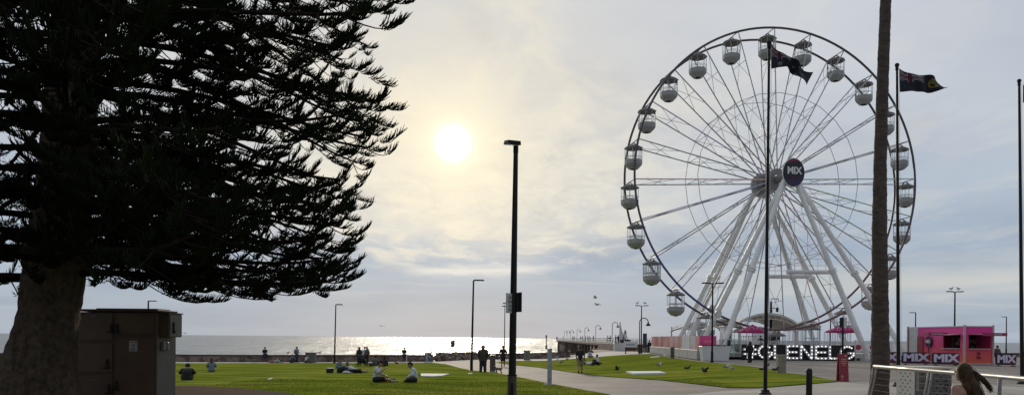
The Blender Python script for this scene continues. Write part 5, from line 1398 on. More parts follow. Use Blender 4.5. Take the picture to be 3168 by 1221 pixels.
def mesh_sign(px0, px1, py0, py1, label, Y):
    q = GY((px0+px1)/2,Y); W = (px1-px0)/F*Y; zt, zb = P(px0,py0,Y).z-q.z, max(.14, P(px0,py1,Y).z-q.z); hh = zt-zb
    t = thing('banner_stand', label, 'banner', q, 0, 'low dark banners with big lilac letters')
    m = MATS.get('navy_to_red_print')
    if not m:
        m = bpy.data.materials.new('navy_to_red_print'); m.use_nodes = True; nt = m.node_tree; n = nt.nodes; l = nt.links; bb = n['Principled BSDF']
        tc = n.new('ShaderNodeTexCoord'); sp = n.new('ShaderNodeSeparateXYZ'); l.new(tc.outputs['Object'], sp.inputs[0])
        mr = n.new('ShaderNodeMapRange'); l.new(sp.outputs['X'], mr.inputs[0]); mr.inputs[1].default_value = -1.1; mr.inputs[2].default_value = 1.1
        rp = n.new('ShaderNodeValToRGB'); e = rp.color_ramp.elements; e.new(.6)
        for i,(p,c) in enumerate([(0.0,(.025,.018,.07)),(.55,(.10,.012,.06)),(1,(.25,.025,.06))]): e[i].position = p; e[i].color = (*c,1)
        l.new(mr.outputs[0], rp.inputs['Fac']); l.new(rp.outputs['Color'], bb.inputs['Base Color']); bb.inputs['Roughness'].default_value = .55; MATS['navy_to_red_print'] = m
    b = MB(); r = .12; pts = []
    for cx_, cz_, a0 in ((W/2-r,zt-r,0),(-W/2+r,zt-r,90),(-W/2+r,zb+r,180),(W/2-r,zb+r,270)):
        for k in range(5): a = R(a0+k*22.5); pts.append((cx_+r*math.cos(a), cz_+r*math.sin(a)))
    b.prism(pts, -.012, .012); o = b.build('banner', m, t)
    b = MB(); b.path([(x,0,z) for x,z in pts], .028, 6, closed=True); b.build('frame', M_black, t)
    l2 = MB(); k = hh*.98; add_text(l2, 'MIX', k, Matrix.Translation((0.0,-.03,(zt+zb)/2)), .050, .010, 0, (W*.88)/(k*1.70)); l2.build('lettering', mat('lilac_letter', (.68,.66,.80), .5, 0, .05, 3), o)
    for s in (-1,1): b = MB(); b.box((s*W*.36,0,.03),(.06,.55,.05)); b.box((s*W*.36,0,zb/2),(.05,.03,zb)); b.build('foot', M_black, t)
    return t
mesh_sign(2694,2780,1088,1120,'low dark banner with lilac letters, half hidden behind the palm',60.5)
mesh_sign(2790,2877,1089,1121,'low dark banner with lilac letters just right of the second flagpole',60.0)
mesh_sign(2884,2968,1091,1125,'low dark banner with lilac letters against the corner of the kiosk',58.5)
mesh_sign(3082,3144,1094,1128,'small dark banner with lilac letters right of the kiosk',58.0)
# ------------------------------------------------------------------ jetty
def jetty():
    zn = .70; x0n, x1n = 16.2, 23.5; x0f, x1f = 19.6, 26.6; Y0, Y1 = 118, 325
    t = thing('jetty', 'long timber jetty on piles reaching out to sea', 'jetty', (20,Y0,-.33)); o = Vector(t.location)
    b = MB(); b.add([Vector(v)-o for v in ((x0n,140,zn),(x1n,140,zn),(x1f,Y1,zn),(x0f,Y1,zn),(x0n,140,zn-.35),(x1n,140,zn-.35),(x1f,Y1,zn-.35),(x0f,Y1,zn-.35))], [(0,1,2,3),(7,6,5,4),(0,4,5,1),(1,5,6,2),(2,6,7,3),(3,7,4,0)])
    b.build('deck', M_timber, t)
    b = MB(); b.add([Vector(v)-o for v in ((x0n,Y0,zn),(x1n+4,Y0,zn),(x1n,140,zn),(x0n,140,zn),(x0n,Y0,-5),(x1n+4,Y0,-5),(x1n,140,-5),(x0n,140,-5))], [(0,1,2,3),(0,4,5,1),(1,5,6,2),(2,6,7,3),(3,7,4,0)]); b.build('abutment', M_wall, t)
    b = MB(); b.add([Vector(v)-o for v in ((x0n-.1,Y0-.15,zn+.02),(x1n+4,Y0-.15,zn+.02),(x1n+4,Y0+.4,zn+.02),(x0n-.1,Y0+.4,zn+.02),(x0n-.1,Y0-.15,zn-.2),(x1n+4,Y0-.15,zn-.2))], [(0,1,2,3),(0,4,5,1)]); b.build('coping', M_cope, t)
    n = 20
    for i in range(n):
        k = (i+.5)/n; y = 142+(Y1-143)*k; xa = x0n+(x0f-x0n)*k; xb = x1n+(x1f-x1n)*k; b = MB()
        for x in (xa+.3,(xa+xb)/2,xb-.3): b.tube(Vector((x,y,-6))-o, Vector((x,y,zn-.3))-o, .2, None, 8)
        b.box(Vector(((xa+xb)/2,y,zn-.5))-o,(xb-xa,.3,.3)); b.tube(Vector((xa+.3,y,-4.4))-o,Vector((xb-.3,y,zn-.6))-o,.1,None,6); b.tube(Vector((xb-.3,y,-4.4))-o,Vector((xa+.3,y,zn-.6))-o,.1,None,6)
        b.build('pile_bent', M_timber, t)
    for (xa,xb) in ((x0n,x0f),(x1n,x1f)):
        b = MB(); m = 90; A = Vector((xa+.1,119,zn))-o; B = Vector((xb+.1,Y1,zn))-o
        for i in range(m+1): p = A.lerp(B,i/m); b.tube(p,p+Vector((0,0,1.1)),.04,None,5)
        for z in (.4,.75,1.1): b.tube(A+Vector((0,0,z)),B+Vector((0,0,z)),.035,None,5)
        b.build('railing', M_white, t)
    return t
jetty()
def crook_lamp(x, y, z0, h, label, group='curved jetty lamps'):
    t = thing('curved_lamp', label, 'street lamp', (x,y,z0), 0, group)
    b = MB(); rr = .55; pts = [(0,0,0),(0,0,h-rr)]+[(rr-rr*math.cos(R(a)),0,h-rr+rr*math.sin(R(a))) for a in range(20,181,20)]
    b.path(pts, .06, 7); b.tube((0,0,0),(0,0,.7),.10,.09,8); b.build('pole', M_black, t, smooth=True)
    b = MB(); b.lathe((2*rr,0,h-rr),[(.06,.02),(.12,-.12),(.34,-.42),(.36,-.46)],12,0,True); b.build('lamp_shade', M_black, t)
nm = ['nearest','second','third','fourth','fifth','sixth','seventh']
for i,(px,Y) in enumerate(((1894,147),(1843,181),(1809,220),(1785,258),(1765,292),(1754,308),(1745.5,322))):
    crook_lamp((px-CX)/F*Y, Y, .70, 4.15, f'curved lamp on the jetty, {nm[i]} of seven from the shore')
q = GY(1978.5,95.5); crook_lamp(q.x,q.y,q.z,4.6,'curved lamp with a bell shade right behind the twin head lamp', 'curved lamps at the jetty head')
def jetty_head():
    q = GY(1917,116); t = thing('planter_box', 'broad white planter block at the head of the jetty', 'planter', q); b = MB(); b.bbox((0,.5,.55),(1.65,1.2,1.2),0,0,.05); b.bbox((0,.5,1.2),(1.75,1.3,.12),0,0,.03); b.build('box', M_whited, t)
    b = MB()
    for k in range(30): b.add([Vector((-.7+k*.048,.4,1.2)),Vector((-.62+k*.048,.5,1.2)),Vector((-.66+k*.048,.5,1.42))],[(0,1,2)])
    b.build('plants', mat('low_dark_plants', (.03,.04,.015), .8), t)
    q = GY(1951,115); t = thing('jetty_barrier', 'white barrier board with dark lettering beside the jetty planter', 'sign', q); b = MB(); b.bbox((0,0,1.05),(1.85,.08,.95),0,0,.02); o = b.build('board', M_white, t)
    l = MB(); add_line(l, 8, .28, Matrix.Translation((0,-.05,1.02))); l.build('lettering', M_grey, o)
    for s in (-1,1): b = MB(); b.box((s*.95,0,.85),(.14,.14,1.7)); b.build('post', M_white, t)
    # sail sculpture
    Y = 125; q = GY(1922,Y); hh = P(1917,994,Y).z-q.z; t = thing('sail_sculpture', 'tall tapering white sail shaped sculpture by the jetty', 'sculpture', q)
    b = MB(); b.prism([(-.25,1.0),(.75,1.0),(.55,hh*.45),(.1,hh*.7),(-.18,hh),(-.3,hh)], -.06, .06); b.build('blade', M_white, t); b = MB(); b.tube((-.28,0,0),(-.28,0,hh),.08,.05,8); b.box((.1,0,.5),(1.2,.8,1.0)); b.build('mast', M_whited, t)
    Y = 121; q = GY(1934,Y); zz = P(1934,1052,Y).z-q.z; ht = P(1934,1020,Y).z-q.z
    t = thing('dark_fir_tree', 'small dark conical fir standing in the boat planter', 'tree', (q.x,q.y,q.z)); b = MB(); b.tube((0,0,zz-.6),(0,0,zz+.3),.08,None,6); b.build('trunk', M_limb, t); b = MB(); rr = random.Random(8)
    for k in range(900):
        u = rr.random()**1.2; rad = (1-u)*.62*(.4+.6*rr.random()**.5); a = rr.uniform(0,6.28); c = Vector((rad*math.cos(a),rad*math.sin(a),zz+(ht-zz)*u)); d = Vector((math.cos(a),math.sin(a),rr.uniform(-.3,.5)))*rr.uniform(.1,.22); w = Vector((-d.y,d.x,0))*.35
        b.add([c-w,c+w,c+d],[(0,1,2)])
    b.build('crown', M_needle, t)
    t = thing('boat_planter', 'dark boat hull planter raised behind the jetty barrier', 'planter', (q.x,q.y,q.z)); b = MB(); W = .86
    prof = [(-W*1.05,zz+.12),(W*1.05,zz+.12),(W*.7,zz-.55),(-W*.7,zz-.55)]; b.prism(prof,-.5,.5); b.build('hull', mat('dark_hull_paint', (.02,.022,.035), .5), t); b = MB(); b.box((-.4,0,(zz-.55)/2),(.2,.6,zz-.55)); b.box((.4,0,(zz-.55)/2),(.2,.6,zz-.55)); b.build('cradle', M_grey, t)
    q = GY(1995,104); hh = P(1995,1030,104).z-q.z; t = thing('info_pillar', 'tall dark blue information board right of the twin head lamp', 'sign', q); b = MB(); b.bbox((0,0,hh*.62),(.55,.14,hh*.76),0,0,.03); b.build('board', mat('dark_blue_board', (.03,.05,.085), .4), t); b = MB(); b.box((0,0,hh*.13),(.3,.12,hh*.26)); b.build('foot', M_grey, t)
    p = [Vector((GY(1972,107).x,107,0)), Vector((GY(2012,105).x,105,0))]; wall_run('stone_wall', 'short brown stone wall under the dark blue board', p, 1.0, True, .4, .3)
jetty_head()
# ------------------------------------------------------------------ people: one smooth surface per body, grown from a skeleton
def surface_net(f, org, h):
    """naive surface nets on a 3-D field; returns verts, quads"""
    s = f < 0
    nx, ny, nz = f.shape
    cs = np.stack([s[i:nx-1+i, j:ny-1+j, k:nz-1+k] for i in (0,1) for j in (0,1) for k in (0,1)], 0)
    act = cs.any(0) & ~cs.all(0)
    idx = -np.ones(act.shape, int); ii = np.argwhere(act); idx[act] = np.arange(len(ii))
    acc = np.zeros((len(ii),3)); cnt = np.zeros(len(ii))
    cor = [np.array(c) for c in ((0,0,0),(0,0,1),(0,1,0),(0,1,1),(1,0,0),(1,0,1),(1,1,0),(1,1,1))]
    for a in range(8):
        for b in range(a+1, 8):
            if np.abs(cor[a]-cor[b]).sum() != 1: continue
            pa, pb = ii+cor[a], ii+cor[b]; fa, fb = f[tuple(pa.T)], f[tuple(pb.T)]
            m = (fa < 0) != (fb < 0); t = fa/(fa-fb+1e-12)
            acc[m] += (pa+(pb-pa)*t[:,None])[m]; cnt[m] += 1
    V = acc/cnt[:,None]*h+org
    Q = []
    for ax in range(3):
        sl0 = [slice(1,-1)]*3; sl0[ax] = slice(0,-1); sl1 = list(sl0); sl1[ax] = slice(1,None)
        a, b = s[tuple(sl0)], s[tuple(sl1)]
        o = np.array([1,1,1]); o[ax] = 0
        e1, e2 = [np.eye(3,dtype=int)[k] for k in range(3) if k != ax]
        if ax == 1: e1, e2 = e2, e1
        for cond, flip in ((a & ~b, False), (~a & b, True)):
            c = np.argwhere(cond)+o
            if not len(c): continue
            q = np.stack([idx[tuple((c-e1-e2).T)], idx[tuple((c-e2).T)], idx[tuple(c.T)], idx[tuple((c-e1).T)]], 1)
            if flip: q = q[:, ::-1]
            Q.append(q)
    return V, np.concatenate(Q)
def sdf_mesh(name, caps, h, m, parent, k=.018, cut=None):
    """caps: list of (a, b, ra, rb)"""
    A = np.array([c[0] for c in caps], float); B = np.array([c[1] for c in caps], float); ra = np.array([c[2] for c in caps]); rb = np.array([c[3] for c in caps])
    rm = np.maximum(ra, rb)[:,None]
    lo = np.minimum(A-rm, B-rm).min(0)-h*2.5-.02; hi = np.maximum(A+rm, B+rm).max(0)+h*2.5+.02
    n = np.ceil((hi-lo)/h).astype(int)+1
    g = np.stack(np.meshgrid(*[lo[i]+np.arange(n[i])*h for i in range(3)], indexing='ij'), -1)
    f = None
    for i in range(len(caps)):
        d = B[i]-A[i]; L2 = max(1e-9, d@d); t = np.clip(((g-A[i])@d)/L2, 0, 1)
        di = np.linalg.norm(g-A[i]-t[...,None]*d, axis=-1)-(ra[i]+(rb[i]-ra[i])*t)
        if f is None: f = di
        else:
            hh = np.maximum(k-np.abs(f-di), 0)/k; f = np.minimum(f, di)-hh*hh*k*.25
    if cut is not None: f = np.maximum(f, cut(g))
    V, Q = surface_net(f, lo, h)
    return np_mesh(name, V, Q, m, parent, True)
SKIN = mat('skin_light', (.34,.20,.145), .55, 0, .08, 8); SKIN2 = mat('skin_tan', (.22,.125,.085), .55, 0, .08, 8)
EYE_M = mat('eye_dark', (.02,.015,.012), .2)
def cloth(name, c): return mat(name, c, .85, 0, .14, 6, .3, 30)
C_black = cloth('black_cotton', (.012,.012,.014)); C_navy = cloth('navy_cotton', (.02,.026,.045)); C_white = cloth('white_cotton_shirt', (.55,.57,.62)); C_blue = cloth('blue_grey_cotton', (.13,.17,.22)); C_khaki = cloth('khaki_cotton', (.26,.21,.15)); C_grey = cloth('grey_cotton', (.10,.10,.10)); C_olive = cloth('olive_jacket', (.045,.042,.030)); C_shoe = cloth('dark_shoe_leather', (.02,.018,.016)); C_pale = cloth('pale_shoe_canvas', (.40,.38,.36)); C_pink = cloth('dull_pink_cotton', (.28,.10,.12)); C_char = cloth('charcoal_cotton', (.028,.028,.032))
HAIR = {'dark': cloth('dark_hair', (.014,.010,.008)), 'brown': cloth('brown_hair', (.06,.035,.020)), 'grey': cloth('grey_hair', (.20,.19,.18)), 'fair': cloth('fair_hair', (.22,.15,.08))}
V3 = lambda *a: np.array(a, float)
def pose(kind, **kw):
    """joints of a figure 1 unit tall, facing -y, +x to the viewer's right"""
    J = {}
    if kind in ('stand','walk','lean'):
        J.update(pel=V3(0,0,.53), che=V3(0,.005,.70), nec=V3(0,.0,.825), hed=V3(0,-.012,.925))
        st = kw.get('stride', .03)
        if kind == 'walk':
            J.update(knL=V3(-.05,-.09,.29), anL=V3(-.05,-.10,.045), knR=V3(.05,.01,.285), anR=V3(.05,.15,.07))
            J.update(elL=V3(-.145,.06,.645), haL=V3(-.15,-.01,.52), elR=V3(.145,-.02,.64), haR=V3(.14,-.11,.54))
        else:
            J.update(knL=V3(-.055,-.012,.285), anL=V3(-.06,.01,.04), knR=V3(.055,-.012,.285), anR=V3(.06,.01,.04))
            J.update(elL=V3(-.14,.02,.64), haL=V3(-.14,-.02,.495), elR=V3(.14,.02,.64), haR=V3(.14,-.02,.495))
    elif kind == 'cross':       # cross legged on the ground
        J.update(pel=V3(0,0,.075), che=V3(0,-.02,.245), nec=V3(0,-.055,.365), hed=V3(0,-.09,.462))
        J.update(knL=V3(-.20,-.14,.075), anL=V3(.05,-.20,.04), knR=V3(.20,-.14,.075), anR=V3(-.05,-.17,.045))
        J.update(elL=V3(-.15,-.06,.21), haL=V3(-.08,-.18,.13), elR=V3(.15,-.06,.21), haR=V3(.08,-.18,.13))
    elif kind == 'side':        # sitting, legs folded to one side in front
        J.update(pel=V3(0,0,.075), che=V3(0,-.02,.25), nec=V3(0,-.05,.37), hed=V3(0,-.085,.468))
        J.update(knL=V3(-.10,-.24,.10), anL=V3(.06,-.38,.04), knR=V3(.12,-.26,.07), anR=V3(.10,-.02,.035))
        J.update(elL=V3(-.14,-.08,.23), haL=V3(-.08,-.22,.30), elR=V3(.14,-.05,.20), haR=V3(.10,-.20,.14))
    elif kind == 'out':         # sitting, legs stretched out
        J.update(pel=V3(0,0,.075), che=V3(0,.02,.25), nec=V3(0,.0,.37), hed=V3(0,-.03,.468))
        J.update(knL=V3(-.06,-.24,.13), anL=V3(-.06,-.45,.04), knR=V3(.06,-.25,.10), anR=V3(.07,-.47,.04))
        J.update(elL=V3(-.15,.03,.22), haL=V3(-.12,-.10,.15), elR=V3(.15,.03,.22), haR=V3(.12,-.10,.15))
    elif kind == 'hug':         # sitting, knees drawn up, head bowed
        J.update(pel=V3(0,0,.075), che=V3(0,-.03,.23), nec=V3(0,-.10,.34), hed=V3(0,-.16,.42))
        J.update(knL=V3(-.08,-.22,.25), anL=V3(-.06,-.30,.04), knR=V3(.08,-.22,.25), anR=V3(.06,-.30,.04))
        J.update(elL=V3(-.15,-.12,.22), haL=V3(-.05,-.28,.19), elR=V3(.15,-.12,.22), haR=V3(.05,-.28,.19))
    elif kind == 'bench':       # sitting on something at seat height .27
        J.update(pel=V3(0,0,.31), che=V3(0,.0,.48), nec=V3(0,-.02,.60), hed=V3(0,-.035,.70))
        J.update(knL=V3(-.06,-.23,.29), anL=V3(-.06,-.24,.04), knR=V3(.06,-.23,.29), anR=V3(.06,-.24,.04))
        J.update(elL=V3(-.14,-.01,.43), haL=V3(-.07,-.15,.36), elR=V3(.14,-.01,.43), haR=V3(.07,-.15,.36))
    elif kind == 'lie':         # propped on an elbow, body along -y
        J.update(pel=V3(0,0,.085), che=V3(0,.13,.15), nec=V3(0,.22,.23), hed=V3(0,.27,.32))
        J.update(knL=V3(-.04,-.24,.10), anL=V3(-.02,-.46,.05), knR=V3(.05,-.23,.06), anR=V3(.06,-.46,.045))
        J.update(elL=V3(-.13,.22,.05), haL=V3(-.10,.08,.03), elR=V3(.11,.08,.13), haR=V3(.08,-.04,.13))
    elif kind == 'flat':
        J.update(pel=V3(0,0,.07), che=V3(0,.17,.08), nec=V3(0,.29,.08), hed=V3(0,.385,.085))
        J.update(knL=V3(-.05,-.23,.16), anL=V3(-.05,-.38,.04), knR=V3(.05,-.25,.06), anR=V3(.05,-.48,.04))
        J.update(elL=V3(-.16,.16,.05), haL=V3(-.10,.03,.10), elR=V3(.16,.16,.05), haR=V3(.10,.03,.10))
    ax = J['nec']-J['che']; ax /= np.linalg.norm(ax)
    J['shL'] = J['nec']+V3(-.098,0,-.02)-ax*.012; J['shR'] = J['nec']+V3(.098,0,-.02)-ax*.012
    J['hpL'] = J['pel']+V3(-.052,-.005,-.005); J['hpR'] = J['pel']+V3(.052,-.005,-.005)
    f = V3(0,-1,0)
    for s in 'LR':
        sh = J['an'+s]-J['kn'+s]; sh /= np.linalg.norm(sh)
        d = f if kind in ('stand','walk','lean','bench') else (V3(0,-.3,.95) if kind in ('out','flat','lie') else (J['an'+s]-J['kn'+s])*.7/ .25+V3(0,-.6,0))
        d = d/np.linalg.norm(d); J['to'+s] = J['an'+s]+d*.085+ (V3(0,0,-.022) if kind in ('stand','walk','bench','lean') else 0)
    J.update({k: V3(*v) for k, v in kw.items() if k in J or len(k) == 3 and not np.isscalar(v)})
    return J
def person(label, loc, rz, hgt, J, top=C_black, top_long=False, bottom=C_navy, shorts=False, hair='dark', long_hair=False, skin=SKIN, shoes=C_shoe, res=None, dist=60, group=None, hood=False, skirt=False, coat=False):
    t = thing('person', label, 'person', loc, rz, group); S_ = hgt
    near = dist < 60; h = res or (.020 if dist < 40 else .024 if near else .036)
    g = lambda n: J[n]*S_
    def lerp(a, b, k): return a+(b-a)*k
    up = J['hed']-J['nec']; up = up/np.linalg.norm(up)
    hc = g('hed'); fr = V3(0,-1,0); fr = fr-up*(fr@up); fr /= np.linalg.norm(fr)
    if 'face' in J: fr = J['face']/np.linalg.norm(J['face'])
    sd = np.cross(fr, up)
    c = []
    c += [(g('hpL'), g('hpR'), .062*S_, .062*S_), (g('pel'), lerp(g('pel'),g('che'),.6), .070*S_, .066*S_), (lerp(g('pel'),g('che'),.5), g('che'), .066*S_, .074*S_),
          (lerp(g('che'),g('shL'),.65), lerp(g('che'),g('shR'),.65), .058*S_, .058*S_), (g('shL'), g('shR'), .036*S_, .036*S_), (g('nec')-up*.02*S_, hc-up*.04*S_, .032*S_, .031*S_)]
    c += [(hc+up*.018*S_+fr*-.008*S_, hc-up*.018*S_+fr*.006*S_, .056*S_, .049*S_), (hc-up*.035*S_+fr*.016*S_, hc-up*.048*S_+fr*.028*S_, .034*S_, .024*S_)]
    if near: c += [(hc-up*.004*S_+fr*.055*S_, hc-up*.017*S_+fr*.064*S_, .008*S_, .011*S_)]+[(hc+sd*s*.054*S_+up*.006*S_, hc+sd*s*.056*S_-up*.016*S_, .012*S_, .009*S_) for s in (-1,1)]
    for s in 'LR':
        c += [(g('sh'+s), g('el'+s), .031*S_, .025*S_), (g('el'+s), lerp(g('el'+s),g('ha'+s),.9), .025*S_, .017*S_)]
        c += [(g('hp'+s), g('kn'+s), .056*S_, .037*S_), (g('kn'+s), lerp(g('kn'+s),g('an'+s),.35), .037*S_, .036*S_), (lerp(g('kn'+s),g('an'+s),.35), g('an'+s), .036*S_, .023*S_), (g('an'+s), g('to'+s), .026*S_, .019*S_)]
        d = g('ha'+s)-g('el'+s); d = d/np.linalg.norm(d); w = np.cross(d, V3(0,0,1) if abs(d[2]) < .9 else V3(0,1,0)); w /= np.linalg.norm(w); nrm = np.cross(w, d)
        p0 = g('ha'+s); p1 = p0+d*.045*S_
        c += [(p0+w*.010*S_, p1+w*.013*S_, .013*S_, .012*S_), (p0-w*.010*S_, p1-w*.013*S_, .013*S_, .012*S_)]
        if near:
            for q, (o_, L) in enumerate(((-.017,.036),(-.006,.043),(.006,.041),(.017,.032))):
                a = p1+w*o_*S_; b_ = a+d*L*.55*S_-nrm*.005*S_; e = b_+d*L*.35*S_-nrm*.014*S_
                c += [(a, b_, .0068*S_, .0064*S_), (b_, e, .0064*S_, .0052*S_)]
            tb = p0+w*.018*S_+d*.008*S_; c += [(tb, tb+w*.018*S_+d*.026*S_, .0085*S_, .0065*S_)]
    sdf_mesh('body', c, h, skin, t, .016*S_)
    e = .010*S_+.3*h*.4
    tc_ = [(g('pel')+up*.0, g('che'), .074*S_+e, .078*S_+e), (lerp(g('hpL'),g('pel'),.35), lerp(g('hpR'),g('pel'),.35), .064*S_+e, .064*S_+e), (lerp(g('che'),g('shL'),.65), lerp(g('che'),g('shR'),.65), .060*S_+e, .060*S_+e), (g('shL'), g('shR'), .037*S_+e, .037*S_+e)]
    for s in 'LR':
        if top_long: tc_ += [(g('sh'+s), g('el'+s), .034*S_+e, .031*S_+e), (g('el'+s), lerp(g('el'+s),g('ha'+s),.88), .031*S_+e, .023*S_+e)]
        else: tc_ += [(g('sh'+s), lerp(g('sh'+s),g('el'+s),.72), .035*S_+e, .036*S_+e)]
    if coat: tc_ += [(g('pel')-V3(0,0,.07)*S_, g('che'), .088*S_+e, .092*S_+e), (lerp(g('hpL'),g('knL'),.25), lerp(g('hpR'),g('knR'),.25), .066*S_+e, .066*S_+e)]
    if hood: tc_ += [(g('nec')+up*.01*S_-fr*.02*S_, g('nec')+up*.035*S_-fr*.035*S_, .052*S_, .044*S_)]
    sdf_mesh('jacket' if coat else 'shirt', tc_, h, top, t, .02*S_)
    bc = [(g('hpL'), g('hpR'), .064*S_+e, .064*S_+e), (g('pel'), lerp(g('pel'),g('che'),.25), .070*S_+e, .066*S_+e)]
    for s in 'LR':
        kn = lerp(g('hp'+s), g('kn'+s), .92)
        if shorts or skirt: bc += [(g('hp'+s), kn, .058*S_+e, .050*S_+e)]
        else: bc += [(g('hp'+s), g('kn'+s), .057*S_+e, .041*S_+e), (g('kn'+s), lerp(g('kn'+s),g('an'+s),.95), .041*S_+e, .033*S_+e)]
    if skirt: bc += [(lerp(g('hpL'),g('knL'),.9), lerp(g('hpR'),g('knR'),.9), .055*S_+e, .055*S_+e)]
    sdf_mesh('shorts' if shorts else 'skirt' if skirt else 'trousers', bc, h, bottom, t, .02*S_)
    for s in 'LR': sdf_mesh('shoe', [(g('an'+s), g('to'+s), .028*S_+e*.6, .022*S_+e*.6)], min(h,.028), shoes, t, .01)
    hr = [(hc+up*.030*S_-fr*.014*S_, hc+up*.006*S_-fr*.026*S_, .053*S_+e*.5, .050*S_+e*.5), (hc+up*.044*S_+fr*.018*S_, hc+up*.04*S_-fr*.01*S_, .030*S_, .040*S_)]
    if long_hair: hr += [(hc-fr*.03*S_, g('nec')-fr*.045*S_-up*.03*S_, .048*S_, .052*S_), (g('nec')-fr*.045*S_-up*.03*S_, g('nec')-fr*.055*S_-up*.12*S_, .05*S_, .03*S_)]
    sdf_mesh('hair', hr, h*.9, HAIR[hair], t, .015*S_)
    if near:
        for s in (-1,1):
            b = MB(); b.ball(hc+up*.006*S_+fr*.051*S_+sd*s*.021*S_, .0085*S_, 8, 6); b.build('eye', EYE_M, t)
    return t
def gp(px, py, lift=.03): q = G(px, py); return Vector((q.x,q.y,q.z+lift))
def h_at(px, py0, py1): q = G(px,py1); return P(px,py0,q.y).z-q.z, q.y
FACE_CAM, BACK = 0.0, PI
# left lawn
person('person in black sitting hunched on the lawn nearest the cabinet', gp(577,1177), BACK+.25, 1.50, pose('hug'), C_black, True, C_black, hair='dark', dist=36, coat=True).scale = (1.3,1.2,1.0)
person('person in a blue grey top sitting with bowed brown head on the left lawn', gp(655,1151), BACK+.5, 1.62, pose('hug', hed=(0,-.13,.45)), C_blue, True, C_blue, hair='brown', long_hair=True, dist=44, shoes=C_pale)
person('person in a blue top sitting against a dark case on the lawn', gp(1050,1154), R(75), 1.72, pose('out', haL=(-.05,-.22,.22), haR=(.05,-.24,.24), knL=(-.07,-.20,.20), knR=(.07,-.20,.17), anL=(-.05,-.32,.04), anR=(.06,-.36,.04)), C_blue, True, C_navy, hair='brown', dist=42)
person('person in a white top lying propped on an elbow on the lawn', gp(1098,1154), R(78), 1.66, pose('lie'), C_white, True, C_black, hair='dark', dist=42, shoes=C_pale, shorts=True)
person('person in a white t-shirt and black shorts sitting with one hand raised', gp(1163,1183), R(80), 1.80, pose('side', haL=(-.06,-.235,.33), elL=(-.12,-.12,.235), elR=(.14,-.06,.20), haR=(.10,-.22,.16), nec=(0,-.07,.37), hed=(0,-.12,.468)), C_white, False, C_black, True, 'dark', dist=30, shoes=C_pale)
person('person in a white top and black trousers sitting cross legged, facing left', gp(1283,1183), R(-82), 1.72, pose('cross', nec=(0,-.075,.355), hed=(0,-.125,.45)), C_white, True, C_black, False, 'dark', dist=30)
person('person in dark clothes sitting behind the person with raised hand', gp(1187,1133), BACK-.3, 1.62, pose('hug', hed=(0,-.12,.45)), C_char, True, C_black, hair='dark', long_hair=True, dist=61)
person('dark haired person sitting with head just above the raised hand person', gp(1162,1131), BACK+.4, 1.62, pose('cross'), C_grey, True, C_char, hair='dark', dist=63)
# by the seawall
person('person with a backpack walking along the promenade by the seawall', gp(918,1121,.015), R(60), 1.62, pose('walk'), C_blue, False, C_navy, False, 'dark', dist=75)
person('person in grey sitting on the promenade left of the backpacker', gp(902,1121,.015), R(40), 1.6, pose('hug', hed=(0,-.10,.46)), C_blue, True, C_char, hair='dark', dist=75)
person('person in a pale top sitting against the grey utility box', gp(946,1121.5,.015), R(70), 1.65, pose('hug', hed=(0,-.10,.46)), C_white, True, C_grey, hair='dark', dist=75)
person('person in dull pink lying on the promenade edge', gp(850,1121,.015), R(85), 1.6, pose('flat'), C_pink, True, C_pale, hair='brown', dist=75)
def on_wall(px, py_top, label, rz, **kw):
    # seated on the seawall coping
    a, m = ray(px, 1100)
    for i in range(len(WALL)-1):
        p, q = WALL[i], WALL[i+1]
        k = (a*p.y-p.x)/((q.x-p.x)-a*(q.y-p.y))
        if 0 <= k <= 1: w = p.lerp(q, k); break
    z = gz(w.x,w.y)+.76
    return person(label, (w.x, w.y+.12, z-.27*1.6), rz, 1.6, pose('bench', **kw), dist=75)
t1 = on_wall(1250, 1079, 'person in a grey hooded top sitting on the seawall', .2)
t2 = on_wall(818, 1090, 'small figure in black sitting on the seawall left of the backpacker', BACK*.2)
# women with a pram
person('person with long hair standing left of the pram on the lawn', gp(1111,1127), BACK+.3, 1.62, pose('stand'), C_char, True, C_black, hair='dark', long_hair=True, dist=63)
person('person in a pale top standing behind the pram', gp(1128,1125), .4, 1.66, pose('stand', haL=(-.10,-.16,.55), haR=(.10,-.16,.55)), C_white, True, C_black, hair='dark', dist=64)
person('person in a grey top at the right end of the pram', gp(1135,1125.5), -.4, 1.64, pose('stand'), C_grey, True, C_black, hair='dark', long_hair=True, dist=65)
def pram():
    q = gp(1121,1133); t = thing('baby_pram', 'black baby pram on the lawn between standing people', 'pram', q, R(80)); b = MB()
    b.path([(0,-.32,.5),(0,-.2,.44),(0,.2,.44),(0,.34,.6)], [.16,.2,.2,.17], 10); b.build('seat', C_black, t, smooth=True)
    b = MB(); b.lathe((0,.12,.72),[(.26,-.05),(.25,.1),(.18,.22),(.02,.28)],14,0,False); b.build('hood', C_char, t, smooth=True)
    b = MB()
    for s in (-1,1): b.tube((s*.24,-.38,.14),(s*.22,.3,.85),.018,None,6); b.tube((s*.24,.36,.14),(s*.22,-.2,.6),.018,None,6); b.tube((s*.22,.3,.85),(s*.22,.55,1.0),.016,None,6)
    b.tube((-.22,.55,1.0),(.22,.55,1.0),.02,None,6); b.build('frame', M_black, t)
    for x in (-.26,.26):
        for y in (-.38,.36): b = MB(); b.path([(x,y+.14*math.cos(2*PI*k/14),.14+.14*math.sin(2*PI*k/14)) for k in range(14)], .024, 6, closed=True); b.tube((x-.02,y,.14),(x+.02,y,.14),.05,None,8); b.build('wheel', M_dark, t)
pram()
